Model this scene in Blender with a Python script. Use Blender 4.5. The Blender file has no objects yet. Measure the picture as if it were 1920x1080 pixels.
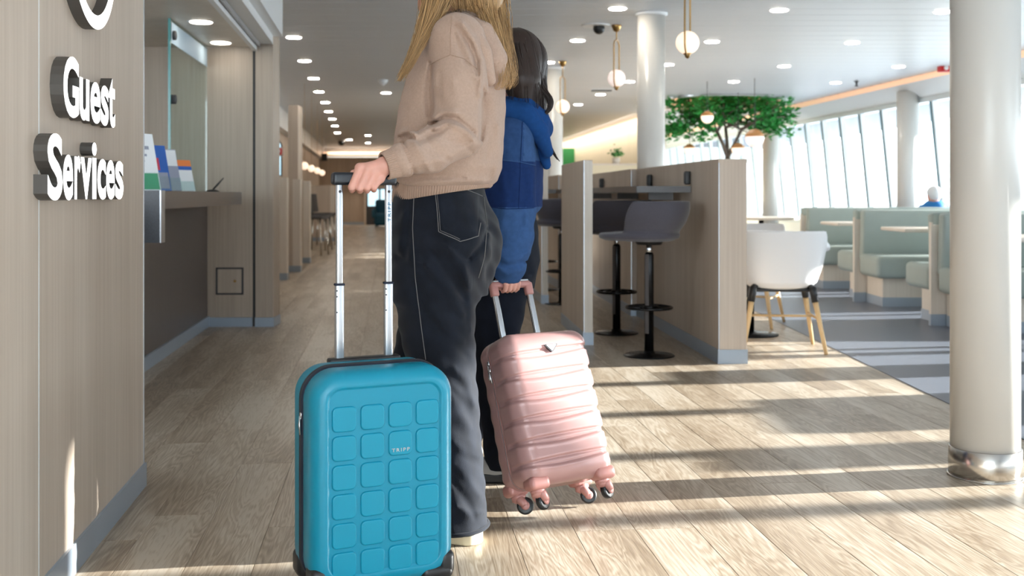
import bpy, bmesh, math, random
import numpy as np
from mathutils import Vector, Matrix, Euler
from mathutils.bvhtree import BVHTree
import openvdb as vdb

random.seed(7)
scene = bpy.context.scene
COL = scene.collection

# ------------------------------------------------------------------ camera, world, sun, exposure
F = 2000.0          # focal length in pixels of the 1920 px wide frame
HZ = 365.0          # horizon row
CAMH = 1.0          # camera height
cam_d = bpy.data.cameras.new('camera')
cam = bpy.data.objects.new('camera', cam_d)
COL.objects.link(cam)
cam.location = (0, 0, CAMH)
cam.rotation_euler = (math.pi / 2, 0, 0)
cam_d.sensor_width = 36.0
cam_d.lens = 36.0 * F / 1920.0
cam_d.shift_y = -(540.0 - HZ) / 1920.0
cam_d.clip_end = 200
cam_d.dof.use_dof = True
cam_d.dof.focus_distance = 3.0
cam_d.dof.aperture_fstop = 4.5
scene.camera = cam

world = bpy.data.worlds.new('sky')
scene.world = world
world.use_nodes = True
bg = world.node_tree.nodes['Background']
bg.inputs['Color'].default_value = (0.84, 0.93, 1.0, 1)
bg.inputs['Strength'].default_value = 5.0

sun_d = bpy.data.lights.new('sun', 'SUN')
sun_d.energy = 18.0
sun_d.angle = math.radians(0.8)
sun_d.color = (1.0, 0.965, 0.92)
sun = bpy.data.objects.new('sun', sun_d)
COL.objects.link(sun)
SUN_EL = math.radians(12.5)
SUN_H = Vector((-0.987, -0.16, 0)).normalized()
sdir = Vector((SUN_H.x * math.cos(SUN_EL), SUN_H.y * math.cos(SUN_EL), -math.sin(SUN_EL)))
sun.rotation_euler = sdir.to_track_quat('-Z', 'Y').to_euler()
sun.location = (12, 4, 6)

vs = scene.view_settings
vs.view_transform = 'Standard'
vs.look = 'None'
vs.gamma = 1.0
vs.use_curve_mapping = False
vs.exposure = 0.76
scene.cycles.use_denoising = True
scene.cycles.max_bounces = 8
scene.cycles.diffuse_bounces = 5
scene.cycles.glossy_bounces = 4
scene.cycles.transparent_max_bounces = 12
scene.cycles.caustics_reflective = False
scene.cycles.caustics_refractive = False
scene.cycles.sample_clamp_indirect = 6.0

CEIL = 2.55

# ------------------------------------------------------------------ measuring helpers (metres in the room)
def at(x, y, D):
    """point at depth D whose picture position is (x, y)"""
    return Vector(((x - 960) * D / F, D, CAMH - (y - HZ) * D / F))

def ground(x, y, z=0.0):
    D = (CAMH - z) * F / (y - HZ)
    return Vector(((x - 960) * D / F, D, z))

def lin(r, g, b):
    def f(c):
        c /= 255.0
        return c / 12.92 if c <= 0.04045 else ((c + 0.055) / 1.055) ** 2.4
    return (f(r), f(g), f(b), 1.0)

# ------------------------------------------------------------------ materials
MATS = {}
def nd(nt, kind, x=0, y=0, **kw):
    n = nt.nodes.new(kind)
    n.location = (x, y)
    for k, v in kw.items():
        setattr(n, k, v)
    return n

def mat(name, col, rough=0.5, metal=0.0, spec=0.5, noise=0.0, nscale=(8, 8, 8), bump=0.0, bscale=(300, 300, 300),
        emit=None, estr=0.0, coat=0.0, sheen=0.0, trans=0.0, rnd=0.0, sss=0.0):
    m = bpy.data.materials.new(name)
    m.use_nodes = True
    nt = m.node_tree
    b = nt.nodes['Principled BSDF']
    b.inputs['Base Color'].default_value = col
    b.inputs['Roughness'].default_value = rough
    b.inputs['Metallic'].default_value = metal
    b.inputs['Specular IOR Level'].default_value = spec
    b.inputs['Coat Weight'].default_value = coat
    b.inputs['Sheen Weight'].default_value = sheen
    b.inputs['Transmission Weight'].default_value = trans
    if sss:
        b.inputs['Subsurface Weight'].default_value = sss
        b.inputs['Subsurface Radius'].default_value = (0.01, 0.004, 0.002)
    if emit is not None:
        b.inputs['Emission Color'].default_value = emit
        b.inputs['Emission Strength'].default_value = estr
    if noise or bump or rnd:
        tc = nd(nt, 'ShaderNodeTexCoord', -1100, 0)
    if noise or rnd:
        hsv = nd(nt, 'ShaderNodeHueSaturation', -250, 100)
        hsv.inputs['Color'].default_value = col
        acc = None
        if noise:
            mp = nd(nt, 'ShaderNodeMapping', -900, 100)
            mp.inputs['Scale'].default_value = nscale
            nt.links.new(tc.outputs['Object'], mp.inputs['Vector'])
            nz = nd(nt, 'ShaderNodeTexNoise', -700, 100)
            nz.inputs['Scale'].default_value = 1.0
            nz.inputs['Detail'].default_value = 4.0
            nt.links.new(mp.outputs['Vector'], nz.inputs['Vector'])
            mr = nd(nt, 'ShaderNodeMapRange', -500, 100)
            mr.inputs['From Min'].default_value = 0.25
            mr.inputs['From Max'].default_value = 0.75
            mr.inputs['To Min'].default_value = 1 - noise
            mr.inputs['To Max'].default_value = 1 + noise
            nt.links.new(nz.outputs['Fac'], mr.inputs['Value'])
            acc = mr.outputs['Result']
        if rnd:
            ge = nd(nt, 'ShaderNodeNewGeometry', -900, 400)
            oi = nd(nt, 'ShaderNodeObjectInfo', -900, 600)
            ad = nd(nt, 'ShaderNodeMath', -700, 450, operation='ADD')
            nt.links.new(ge.outputs['Random Per Island'], ad.inputs[0])
            nt.links.new(oi.outputs['Random'], ad.inputs[1])
            fr = nd(nt, 'ShaderNodeMath', -600, 450, operation='FRACT')
            nt.links.new(ad.outputs[0], fr.inputs[0])
            m2 = nd(nt, 'ShaderNodeMapRange', -450, 450)
            m2.inputs['To Min'].default_value = 1 - rnd
            m2.inputs['To Max'].default_value = 1 + rnd
            nt.links.new(fr.outputs[0], m2.inputs['Value'])
            if acc is None:
                acc = m2.outputs['Result']
            else:
                mu = nd(nt, 'ShaderNodeMath', -350, 300, operation='MULTIPLY')
                nt.links.new(acc, mu.inputs[0]); nt.links.new(m2.outputs['Result'], mu.inputs[1])
                acc = mu.outputs[0]
        nt.links.new(acc, hsv.inputs['Value'])
        nt.links.new(hsv.outputs['Color'], b.inputs['Base Color'])
    if bump:
        mp = nd(nt, 'ShaderNodeMapping', -900, -300)
        mp.inputs['Scale'].default_value = bscale
        nt.links.new(tc.outputs['Object'], mp.inputs['Vector'])
        nz = nd(nt, 'ShaderNodeTexNoise', -700, -300)
        nz.inputs['Scale'].default_value = 1.0
        nz.inputs['Detail'].default_value = 2.0
        nt.links.new(mp.outputs['Vector'], nz.inputs['Vector'])
        bp = nd(nt, 'ShaderNodeBump', -300, -300)
        bp.inputs['Strength'].default_value = bump
        bp.inputs['Distance'].default_value = 0.002
        nt.links.new(nz.outputs['Fac'], bp.inputs['Height'])
        nt.links.new(bp.outputs['Normal'], b.inputs['Normal'])
    MATS[name] = m
    return m

def wood_laminate(name, c1, c2, rough=0.45, spec=0.4, grain=(70, 70, 1.6)):
    m = bpy.data.materials.new(name); m.use_nodes = True
    nt = m.node_tree; b = nt.nodes['Principled BSDF']
    ge = nd(nt, 'ShaderNodeNewGeometry', -1200, 0)
    mp = nd(nt, 'ShaderNodeMapping', -1000, 0); mp.inputs['Scale'].default_value = grain
    nt.links.new(ge.outputs['Position'], mp.inputs['Vector'])
    nz = nd(nt, 'ShaderNodeTexNoise', -800, 0); nz.inputs['Scale'].default_value = 1; nz.inputs['Detail'].default_value = 5
    nt.links.new(mp.outputs['Vector'], nz.inputs['Vector'])
    mp2 = nd(nt, 'ShaderNodeMapping', -1000, -300); mp2.inputs['Scale'].default_value = (6, 6, .4)
    nt.links.new(ge.outputs['Position'], mp2.inputs['Vector'])
    nz2 = nd(nt, 'ShaderNodeTexNoise', -800, -300); nz2.inputs['Scale'].default_value = 1; nz2.inputs['Detail'].default_value = 2
    nt.links.new(mp2.outputs['Vector'], nz2.inputs['Vector'])
    mx = nd(nt, 'ShaderNodeMath', -600, -100, operation='MULTIPLY_ADD'); mx.inputs[1].default_value = 0.5
    nt.links.new(nz2.outputs['Fac'], mx.inputs[0])
    ml = nd(nt, 'ShaderNodeMath', -650, 100, operation='MULTIPLY'); ml.inputs[1].default_value = 0.5
    nt.links.new(nz.outputs['Fac'], ml.inputs[0]); nt.links.new(ml.outputs[0], mx.inputs[2])
    cr = nd(nt, 'ShaderNodeValToRGB', -400, 0)
    cr.color_ramp.elements[0].position = 0.32; cr.color_ramp.elements[0].color = c1
    cr.color_ramp.elements[1].position = 0.68; cr.color_ramp.elements[1].color = c2
    nt.links.new(mx.outputs[0], cr.inputs['Fac'])
    nt.links.new(cr.outputs['Color'], b.inputs['Base Color'])
    b.inputs['Roughness'].default_value = rough
    b.inputs['Specular IOR Level'].default_value = spec
    MATS[name] = m
    return m

PLANK_ANG = math.atan(0.1145)      # planks run along (-.1145, 1)
def floor_material():
    m = bpy.data.materials.new('floor_planks'); m.use_nodes = True
    nt = m.node_tree; b = nt.nodes['Principled BSDF']
    ge = nd(nt, 'ShaderNodeNewGeometry', -1800, 0)
    oi = nd(nt, 'ShaderNodeObjectInfo', -1800, 300)
    ad = nd(nt, 'ShaderNodeMath', -1600, 200, operation='ADD')
    nt.links.new(ge.outputs['Random Per Island'], ad.inputs[0]); nt.links.new(oi.outputs['Random'], ad.inputs[1])
    fr = nd(nt, 'ShaderNodeMath', -1450, 200, operation='FRACT'); nt.links.new(ad.outputs[0], fr.inputs[0])
    ro = nd(nt, 'ShaderNodeVectorRotate', -1600, -50, rotation_type='Z_AXIS'); ro.inputs['Angle'].default_value = -PLANK_ANG
    nt.links.new(ge.outputs['Position'], ro.inputs['Vector'])
    of = nd(nt, 'ShaderNodeCombineXYZ', -1300, 200)
    sc = nd(nt, 'ShaderNodeMath', -1400, 350, operation='MULTIPLY'); sc.inputs[1].default_value = 37.0
    nt.links.new(fr.outputs[0], sc.inputs[0])
    nt.links.new(sc.outputs[0], of.inputs[0]); nt.links.new(sc.outputs[0], of.inputs[1]); nt.links.new(sc.outputs[0], of.inputs[2])
    va = nd(nt, 'ShaderNodeVectorMath', -1150, 0, operation='ADD')
    nt.links.new(ro.outputs['Vector'], va.inputs[0]); nt.links.new(of.outputs[0], va.inputs[1])
    # broad figure
    mp = nd(nt, 'ShaderNodeMapping', -950, 150); mp.inputs['Scale'].default_value = (9, 0.9, 1)
    nt.links.new(va.outputs[0], mp.inputs['Vector'])
    n1 = nd(nt, 'ShaderNodeTexNoise', -750, 150); n1.inputs['Scale'].default_value = 1; n1.inputs['Detail'].default_value = 3; n1.inputs['Distortion'].default_value = .6
    nt.links.new(mp.outputs[0], n1.inputs['Vector'])
    # growth rings = sine of the figure
    mu = nd(nt, 'ShaderNodeMath', -560, 150, operation='MULTIPLY'); mu.inputs[1].default_value = 120.0
    nt.links.new(n1.outputs['Fac'], mu.inputs[0])
    si = nd(nt, 'ShaderNodeMath', -420, 150, operation='SINE'); nt.links.new(mu.outputs[0], si.inputs[0])
    # fine pores
    mp2 = nd(nt, 'ShaderNodeMapping', -950, -200); mp2.inputs['Scale'].default_value = (230, 9, 1)
    nt.links.new(va.outputs[0], mp2.inputs['Vector'])
    n2 = nd(nt, 'ShaderNodeTexNoise', -750, -200); n2.inputs['Scale'].default_value = 1; n2.inputs['Detail'].default_value = 2
    nt.links.new(mp2.outputs[0], n2.inputs['Vector'])
    # patches of colour
    mp3 = nd(nt, 'ShaderNodeMapping', -950, -450); mp3.inputs['Scale'].default_value = (5, 0.7, 1)
    nt.links.new(va.outputs[0], mp3.inputs['Vector'])
    n3 = nd(nt, 'ShaderNodeTexNoise', -750, -450); n3.inputs['Scale'].default_value = 1; n3.inputs['Detail'].default_value = 3
    nt.links.new(mp3.outputs[0], n3.inputs['Vector'])
    s1 = nd(nt, 'ShaderNodeMath', -260, 100, operation='MULTIPLY_ADD'); s1.inputs[1].default_value = 0.09
    nt.links.new(si.outputs[0], s1.inputs[0]); nt.links.new(n3.outputs['Fac'], s1.inputs[2])
    s2 = nd(nt, 'ShaderNodeMath', -120, 100, operation='MULTIPLY_ADD'); s2.inputs[1].default_value = 0.55
    nt.links.new(n2.outputs['Fac'], s2.inputs[0]); nt.links.new(s1.outputs[0], s2.inputs[2])
    s3 = nd(nt, 'ShaderNodeMath', 20, 100, operation='MULTIPLY_ADD'); s3.inputs[1].default_value = 0.075
    nt.links.new(fr.outputs[0], s3.inputs[0]); nt.links.new(s2.outputs[0], s3.inputs[2])
    cr = nd(nt, 'ShaderNodeValToRGB', 180, 100)
    e = cr.color_ramp.elements
    e[0].position = 0.40; e[0].color = lin(115, 97, 79)
    e[1].position = 1.0; e[1].color = lin(196, 184, 168)
    k = e.new(0.70); k.color = lin(157, 140, 120)
    k = e.new(0.86); k.color = lin(178, 163, 144)
    nt.links.new(s3.outputs[0], cr.inputs['Fac'])
    nt.links.new(cr.outputs['Color'], b.inputs['Base Color'])
    b.inputs['Roughness'].default_value = 0.34
    b.inputs['Specular IOR Level'].default_value = 0.42
    bp = nd(nt, 'ShaderNodeBump', 180, -300); bp.inputs['Strength'].default_value = 0.12; bp.inputs['Distance'].default_value = 0.001
    nt.links.new(s2.outputs[0], bp.inputs['Height']); nt.links.new(bp.outputs['Normal'], b.inputs['Normal'])
    MATS['floor_planks'] = m
    return m

def glass_material(name, tint, gloss=0.04, rough=0.0):
    m = bpy.data.materials.new(name); m.use_nodes = True
    nt = m.node_tree
    for n in list(nt.nodes):
        nt.nodes.remove(n)
    out = nd(nt, 'ShaderNodeOutputMaterial', 400, 0)
    tr = nd(nt, 'ShaderNodeBsdfTransparent', 0, 100); tr.inputs['Color'].default_value = tint
    gl = nd(nt, 'ShaderNodeBsdfGlossy', 0, -100); gl.inputs['Roughness'].default_value = rough
    mx = nd(nt, 'ShaderNodeMixShader', 200, 0)
    mx.inputs[0].default_value = gloss
    nt.links.new(tr.outputs[0], mx.inputs[1]); nt.links.new(gl.outputs[0], mx.inputs[2])
    nt.links.new(mx.outputs[0], out.inputs['Surface'])
    MATS[name] = m
    return m

floor_material()
wood_laminate('oak_panel', lin(186, 169, 153), lin(208, 193, 178))
wood_laminate('oak_dark', lin(164, 148, 132), lin(186, 170, 154))
wood_laminate('oak_pale', lin(214, 204, 192), lin(230, 221, 210), rough=.38)
wood_laminate('beech', lin(214, 178, 128), lin(232, 200, 152), grain=(90, 90, 4))
mat('baseboard_grey', lin(160, 172, 186), .35, .3)
mat('aluminium', lin(186, 190, 196), .36, 1.0)
mat('steel', lin(196, 192, 186), .22, 1.0, noise=.06, nscale=(4, 4, 40))
mat('chrome', lin(205, 208, 212), .16, 1.0)
mat('white_paint', lin(232, 234, 236), .35, 0, .5)
mat('column_paint', lin(208, 206, 201), .28, 0, .5)
mat('ceiling_metal', lin(216, 220, 225), .42, 0.0, .35, rnd=.012)
mat('ceiling_gap', lin(96, 100, 106), .7)
mat('dark_laminate', lin(92, 84, 82), .4, 0, .5, noise=.06, nscale=(40, 40, 1))
mat('counter_stone', lin(90, 86, 86), .3, 0, .5, noise=.08, nscale=(60, 60, 60))
mat('black_speckle', lin(26, 31, 40), .4, 0, .6, noise=.5, nscale=(220, 220, 220))
mat('carpet_grey', lin(104, 110, 122), .38, 0, .45, noise=.05, nscale=(300, 300, 300))
mat('grip_navy', lin(22, 27, 36), .35)
mat('black_plastic', lin(26, 27, 30), .4)
mat('black_metal', lin(24, 24, 26), .25, .6)
mat('dark_gap', lin(40, 42, 44), .6)
mat('letter_side', lin(88, 84, 80), .45, .2)
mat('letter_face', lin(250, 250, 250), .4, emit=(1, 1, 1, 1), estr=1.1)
mat('peach_cove', lin(240, 206, 178), .5, emit=lin(255, 200, 160), estr=.32)
mat('lamp_glow', lin(255, 255, 255), .4, emit=lin(255, 244, 228), estr=44.0)
mat('lamp_dim', lin(255, 255, 255), .4, emit=lin(255, 244, 228), estr=9.0)
mat('globe_glow', lin(255, 240, 225), .3, emit=lin(255, 222, 192), estr=.62)
mat('globe_dim', lin(250, 236, 232), .3, emit=lin(255, 232, 224), estr=.38)
mat('brass', lin(176, 140, 88), .3, 1.0)
mat('grey_felt', lin(80, 78, 87), .9, 0, .2, noise=.12, nscale=(220, 220, 220), bump=.25, bscale=(500, 500, 500), sheen=.3)
mat('white_plastic', lin(240, 241, 243), .3, 0, .5)
mat('sage_leather', lin(156, 168, 164), .5, 0, .4, noise=.03)
mat('sage_trim', lin(142, 152, 146), .5, 0, .4)
mat('cream_panel', lin(232, 222, 196), .5)
mat('teal_shell', lin(0, 136, 166), .38, 0, .5, bump=.06, bscale=(700, 700, 700))
mat('teal_tile', lin(0, 140, 170), .42, 0, .45, bump=.12, bscale=(900, 900, 900))
mat('navy_fabric', lin(34, 40, 56), .7, 0, .3, bump=.2, bscale=(900, 900, 900))
mat('pink_shell', lin(176, 136, 133), .34, .1, .5, coat=.2, bump=.03, bscale=(600, 600, 600))
mat('pink_trim', lin(180, 128, 122), .4, .1)
mat('pink_fabric', lin(176, 126, 120), .7)
mat('silver_print', lin(190, 196, 202), .3, .8)
mat('badge_silver', lin(176, 180, 186), .35, .6)
mat('blue_print', lin(20, 96, 128), .5)
mat('skin', lin(212, 158, 143), .5, 0, .4, noise=.05, nscale=(40, 40, 40), sss=.12)
mat('nail', lin(232, 188, 174), .25)
mat('knit_beige', lin(174, 149, 134), .95, 0, .1, noise=.07, nscale=(160, 160, 160), bump=.5, bscale=(420, 420, 420), sheen=.15)
mat('knit_rib', lin(168, 142, 126), .95, 0, .1, noise=.05, nscale=(160, 160, 160), sheen=.15)
mat('denim_black', lin(17, 22, 32), .85, 0, .2, noise=.35, nscale=(26, 26, 14), bump=.3, bscale=(600, 600, 600), sheen=.1)
mat('denim_stitch', lin(110, 108, 108), .8)
mat('denim_dark', lin(24, 28, 38), .9, 0, .15, noise=.2, nscale=(30, 30, 30))
mat('leather_patch', lin(196, 184, 164), .7)
mat('blonde_hair', lin(172, 138, 96), .45, 0, .35, rnd=.48)
mat('dark_hair', lin(40, 29, 25), .45, 0, .35, rnd=.45)
mat('grey_hair', lin(206, 206, 208), .6)
mat('hoodie_blue', lin(44, 70, 112), .95, 0, .1, noise=.12, nscale=(60, 60, 60), bump=.25, bscale=(500, 500, 500))
mat('hoodie_navy', lin(28, 48, 92), .95, 0, .1, noise=.12, nscale=(60, 60, 60), bump=.25, bscale=(500, 500, 500))
mat('hoodie_hood', lin(28, 66, 120), .95, 0, .1, noise=.1, nscale=(60, 60, 60), bump=.25, bscale=(500, 500, 500))
mat('hoodie_pale', lin(54, 82, 124), .95, 0, .1, noise=.12, nscale=(60, 60, 60), bump=.25, bscale=(500, 500, 500))
mat('canvas_white', lin(226, 220, 206), .8)
mat('sole_cream', lin(208, 196, 166), .6)
mat('sneaker_grey', lin(170, 172, 174), .7)
mat('jacket_blue', lin(14, 104, 168), .7)
mat('leaf', lin(62, 158, 76), .45, 0, .4, rnd=.35)
mat('bark', lin(112, 98, 88), .8, noise=.2)
mat('planter', lin(214, 208, 198), .6)
mat('wood_cap', lin(186, 132, 78), .5, noise=.15, nscale=(6, 6, 60))
mat('red_plastic', lin(196, 24, 28), .35)
mat('paper_white', lin(236, 240, 244), .6)
mat('paper_green', lin(40, 166, 118), .6)
mat('paper_blue', lin(34, 96, 184), .6)
mat('paper_red', lin(206, 56, 76), .6)
mat('paper_orange', lin(236, 132, 62), .6)
mat('paper_grey', lin(150, 156, 176), .6)
mat('green_poster', lin(36, 132, 70), .6)
mat('charcoal', lin(58, 58, 62), .6)
mat('teal_dark', lin(16, 82, 110), .6)
mat('mullion', lin(214, 222, 226), .4)
mat('gasket', lin(88, 132, 148), .5)
mat('film_print', lin(176, 196, 210), .6, trans=.0)
glass_material('window_glass', (0.98, 1.0, 1.0, 1))
glass_material('screen_glass', (0.9, 0.96, 0.95, 1), .09)
mat('glass_edge', lin(70, 140, 140), .2)
mat('glass_glow', lin(190, 225, 240), .4, emit=lin(190, 228, 245), estr=.8)  # glow put into the glass for brightness in door panes and mirror

# ------------------------------------------------------------------ mesh builder
class MB:
    def __init__(self):
        self.v = []; self.f = []; self.s = []; self.m = []
        self.xf = Matrix.Identity(4)
    def vert(self, p):
        self.v.append(self.xf @ Vector(p)); return len(self.v) - 1
    def face(self, idx, smooth=False, m=0):
        self.f.append(tuple(idx)); self.s.append(smooth); self.m.append(m)
    def box(self, c, size, rz=0.0, m=0, R=None):
        hx, hy, hz = size[0] / 2, size[1] / 2, size[2] / 2
        R = R or Matrix.Rotation(rz, 4, 'Z')
        c = Vector(c)
        i0 = len(self.v)
        for sx, sy, sz in ((-1,-1,-1),(1,-1,-1),(1,1,-1),(-1,1,-1),(-1,-1,1),(1,-1,1),(1,1,1),(-1,1,1)):
            self.vert(c + R @ Vector((sx*hx, sy*hy, sz*hz)))
        for q in ((0,3,2,1),(4,5,6,7),(0,1,5,4),(1,2,6,5),(2,3,7,6),(3,0,4,7)):
            self.face([i0 + k for k in q], False, m)
        return self
    def bb(self, x0, x1, y0, y1, z0, z1, m=0):
        return self.box(((x0+x1)/2, (y0+y1)/2, (z0+z1)/2), (x1-x0, y1-y0, z1-z0), m=m)
    def prism(self, poly, z0, z1, m=0):
        """poly: list of (x, y) counter-clockwise"""
        n = len(poly); i0 = len(self.v)
        a = sum(poly[i][0]*poly[(i+1)%n][1] - poly[(i+1)%n][0]*poly[i][1] for i in range(n))
        if a < 0: poly = poly[::-1]
        for z in (z0, z1):
            for p in poly: self.vert((p[0], p[1], z))
        self.face([i0 + n - 1 - i for i in range(n)], False, m)
        self.face([i0 + n + i for i in range(n)], False, m)
        for i in range(n):
            j = (i+1) % n
            self.face((i0+i, i0+j, i0+n+j, i0+n+i), False, m)
        return self
    def rbox(self, c, size, r, seg=3, R=None, rz=0.0, m=0):
        bm = bmesh.new()
        bmesh.ops.create_cube(bm, size=1.0)
        for v in bm.verts:
            v.co = Vector((v.co.x*size[0], v.co.y*size[1], v.co.z*size[2]))
        bmesh.ops.bevel(bm, geom=bm.edges[:] , offset=min(r, min(size)*0.49), segments=seg, profile=0.5, affect='EDGES')
        R = R or Matrix.Rotation(rz, 4, 'Z')
        i0 = len(self.v)
        bm.verts.index_update()
        for v in bm.verts: self.vert(Vector(c) + R @ v.co)
        for f in bm.faces: self.face([i0 + v.index for v in f.verts], True, m)
        bm.free()
        return self
    def rings(self, rings, closed=True, cap0=True, cap1=True, smooth=True, m=0):
        n = len(rings[0]); ids = []
        for r in rings: ids.append([self.vert(p) for p in r])
        for a, b in zip(ids[:-1], ids[1:]):
            for i in range(n if closed else n-1):
                j = (i+1) % n
                self.face((a[i], a[j], b[j], b[i]), smooth, m)
        if cap0: self.face(ids[0][::-1], False, m)
        if cap1: self.face(ids[-1], False, m)
        return self
    def tube(self, pts, r, n=10, cap=True, m=0, up=None, flat=1.0):
        pts = [Vector(p) for p in pts]
        if not hasattr(r, '__len__'): r = [r]*len(pts)
        rings = []; prev = None
        for i, p in enumerate(pts):
            t = (pts[min(i+1, len(pts)-1)] - pts[max(i-1, 0)])
            if t.length < 1e-9: t = Vector((0,0,1))
            t.normalize()
            if prev is None:
                a = Vector(up) if up else (Vector((0,0,1)) if abs(t.z) < .9 else Vector((1,0,0)))
                u = (a - t*a.dot(t)).normalized()
            else:
                u = (prev - t*prev.dot(t))
                u = u.normalized() if u.length > 1e-6 else t.orthogonal().normalized()
            prev = u
            w = t.cross(u)
            rings.append([p + (u*math.cos(2*math.pi*k/n)*flat + w*math.sin(2*math.pi*k/n))*r[i] for k in range(n)])
        return self.rings(rings, cap0=cap, cap1=cap, m=m)
    def lathe(self, prof, n=32, c=(0,0,0), R=None, m=0, smooth=True, a0=0.0):
        """prof: (radius, z) bottom to top"""
        c = Vector(c); R = R or Matrix.Identity(4)
        rings = []
        for r, z in prof:
            rings.append([c + R @ Vector((max(r, 1e-4)*math.cos(a0+2*math.pi*k/n), max(r, 1e-4)*math.sin(a0+2*math.pi*k/n), z)) for k in range(n)])
        return self.rings(rings, m=m, smooth=smooth)
    def sphere(self, c, r, n=24, k=14, m=0, sc=(1,1,1)):
        rings = []
        for i in range(k+1):
            a = math.pi*(i/k) - math.pi/2
            a = max(-math.pi/2+.02, min(math.pi/2-.02, a))
            rings.append([Vector(c) + Vector((sc[0]*r*math.cos(a)*math.cos(2*math.pi*j/n), sc[1]*r*math.cos(a)*math.sin(2*math.pi*j/n), sc[2]*r*math.sin(a))) for j in range(n)])
        return self.rings(rings, m=m)

def inv(parent):
    return parent.matrix_basis.inverted() if parent else Matrix.Identity(4)

def chain_inv(parent):
    """world -> local of a parent that may itself be a part"""
    M = Matrix.Identity(4); p = parent
    while p:
        M = p.matrix_basis @ M; p = p.parent
    return M.inverted()

def put(name, mb, mats, parent=None, world=False, kind=None, label=None):
    me = bpy.data.meshes.new(name)
    vs_ = mb.v
    if world and parent:
        M = chain_inv(parent); vs_ = [M @ v for v in vs_]
    me.from_pydata([tuple(v) for v in vs_], [], mb.f)
    me.polygons.foreach_set('use_smooth', mb.s)
    me.polygons.foreach_set('material_index', mb.m)
    for k in (mats if isinstance(mats, (list, tuple)) else [mats]):
        me.materials.append(MATS[k])
    me.update()
    o = bpy.data.objects.new(name, me)
    COL.objects.link(o)
    if parent: o.parent = parent
    if kind: o['kind'] = kind
    if label: o['label'] = label
    return o

def thing(name, label, cat, loc=(0,0,0), rz=0.0, group=None, rot=None):
    o = bpy.data.objects.new(name, None)
    COL.objects.link(o)
    o.empty_display_size = .1
    M = Matrix.Translation(Vector(loc)) @ (rot if rot else Matrix.Rotation(rz, 4, 'Z'))
    o.matrix_basis = M
    o['label'] = label; o['category'] = cat
    if group: o['group'] = group
    return o

def tag(o, label, cat, group=None):
    o['label'] = label; o['category'] = cat
    if group: o['group'] = group
    return o

def kids(o):
    return [c for c in bpy.data.objects if c.parent == o]

def dup(root, M=None, label=None, loc=None, rz=None):
    r = root.copy(); COL.objects.link(r)
    if M is not None: r.matrix_basis = M
    if loc is not None: r.matrix_basis = Matrix.Translation(Vector(loc)) @ Matrix.Rotation(rz or 0.0, 4, 'Z')
    if label: r['label'] = label
    for ch in kids(root):
        c = ch.copy(); COL.objects.link(c); c.parent = r
        for g in kids(ch):
            d = g.copy(); COL.objects.link(d); d.parent = c
    return r

def struct(name, mb, mats, label=None, cat=None):
    o = put(name, mb, mats)
    o['kind'] = 'structure'
    if label: o['label'] = label
    if cat: o['category'] = cat
    return o

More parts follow.
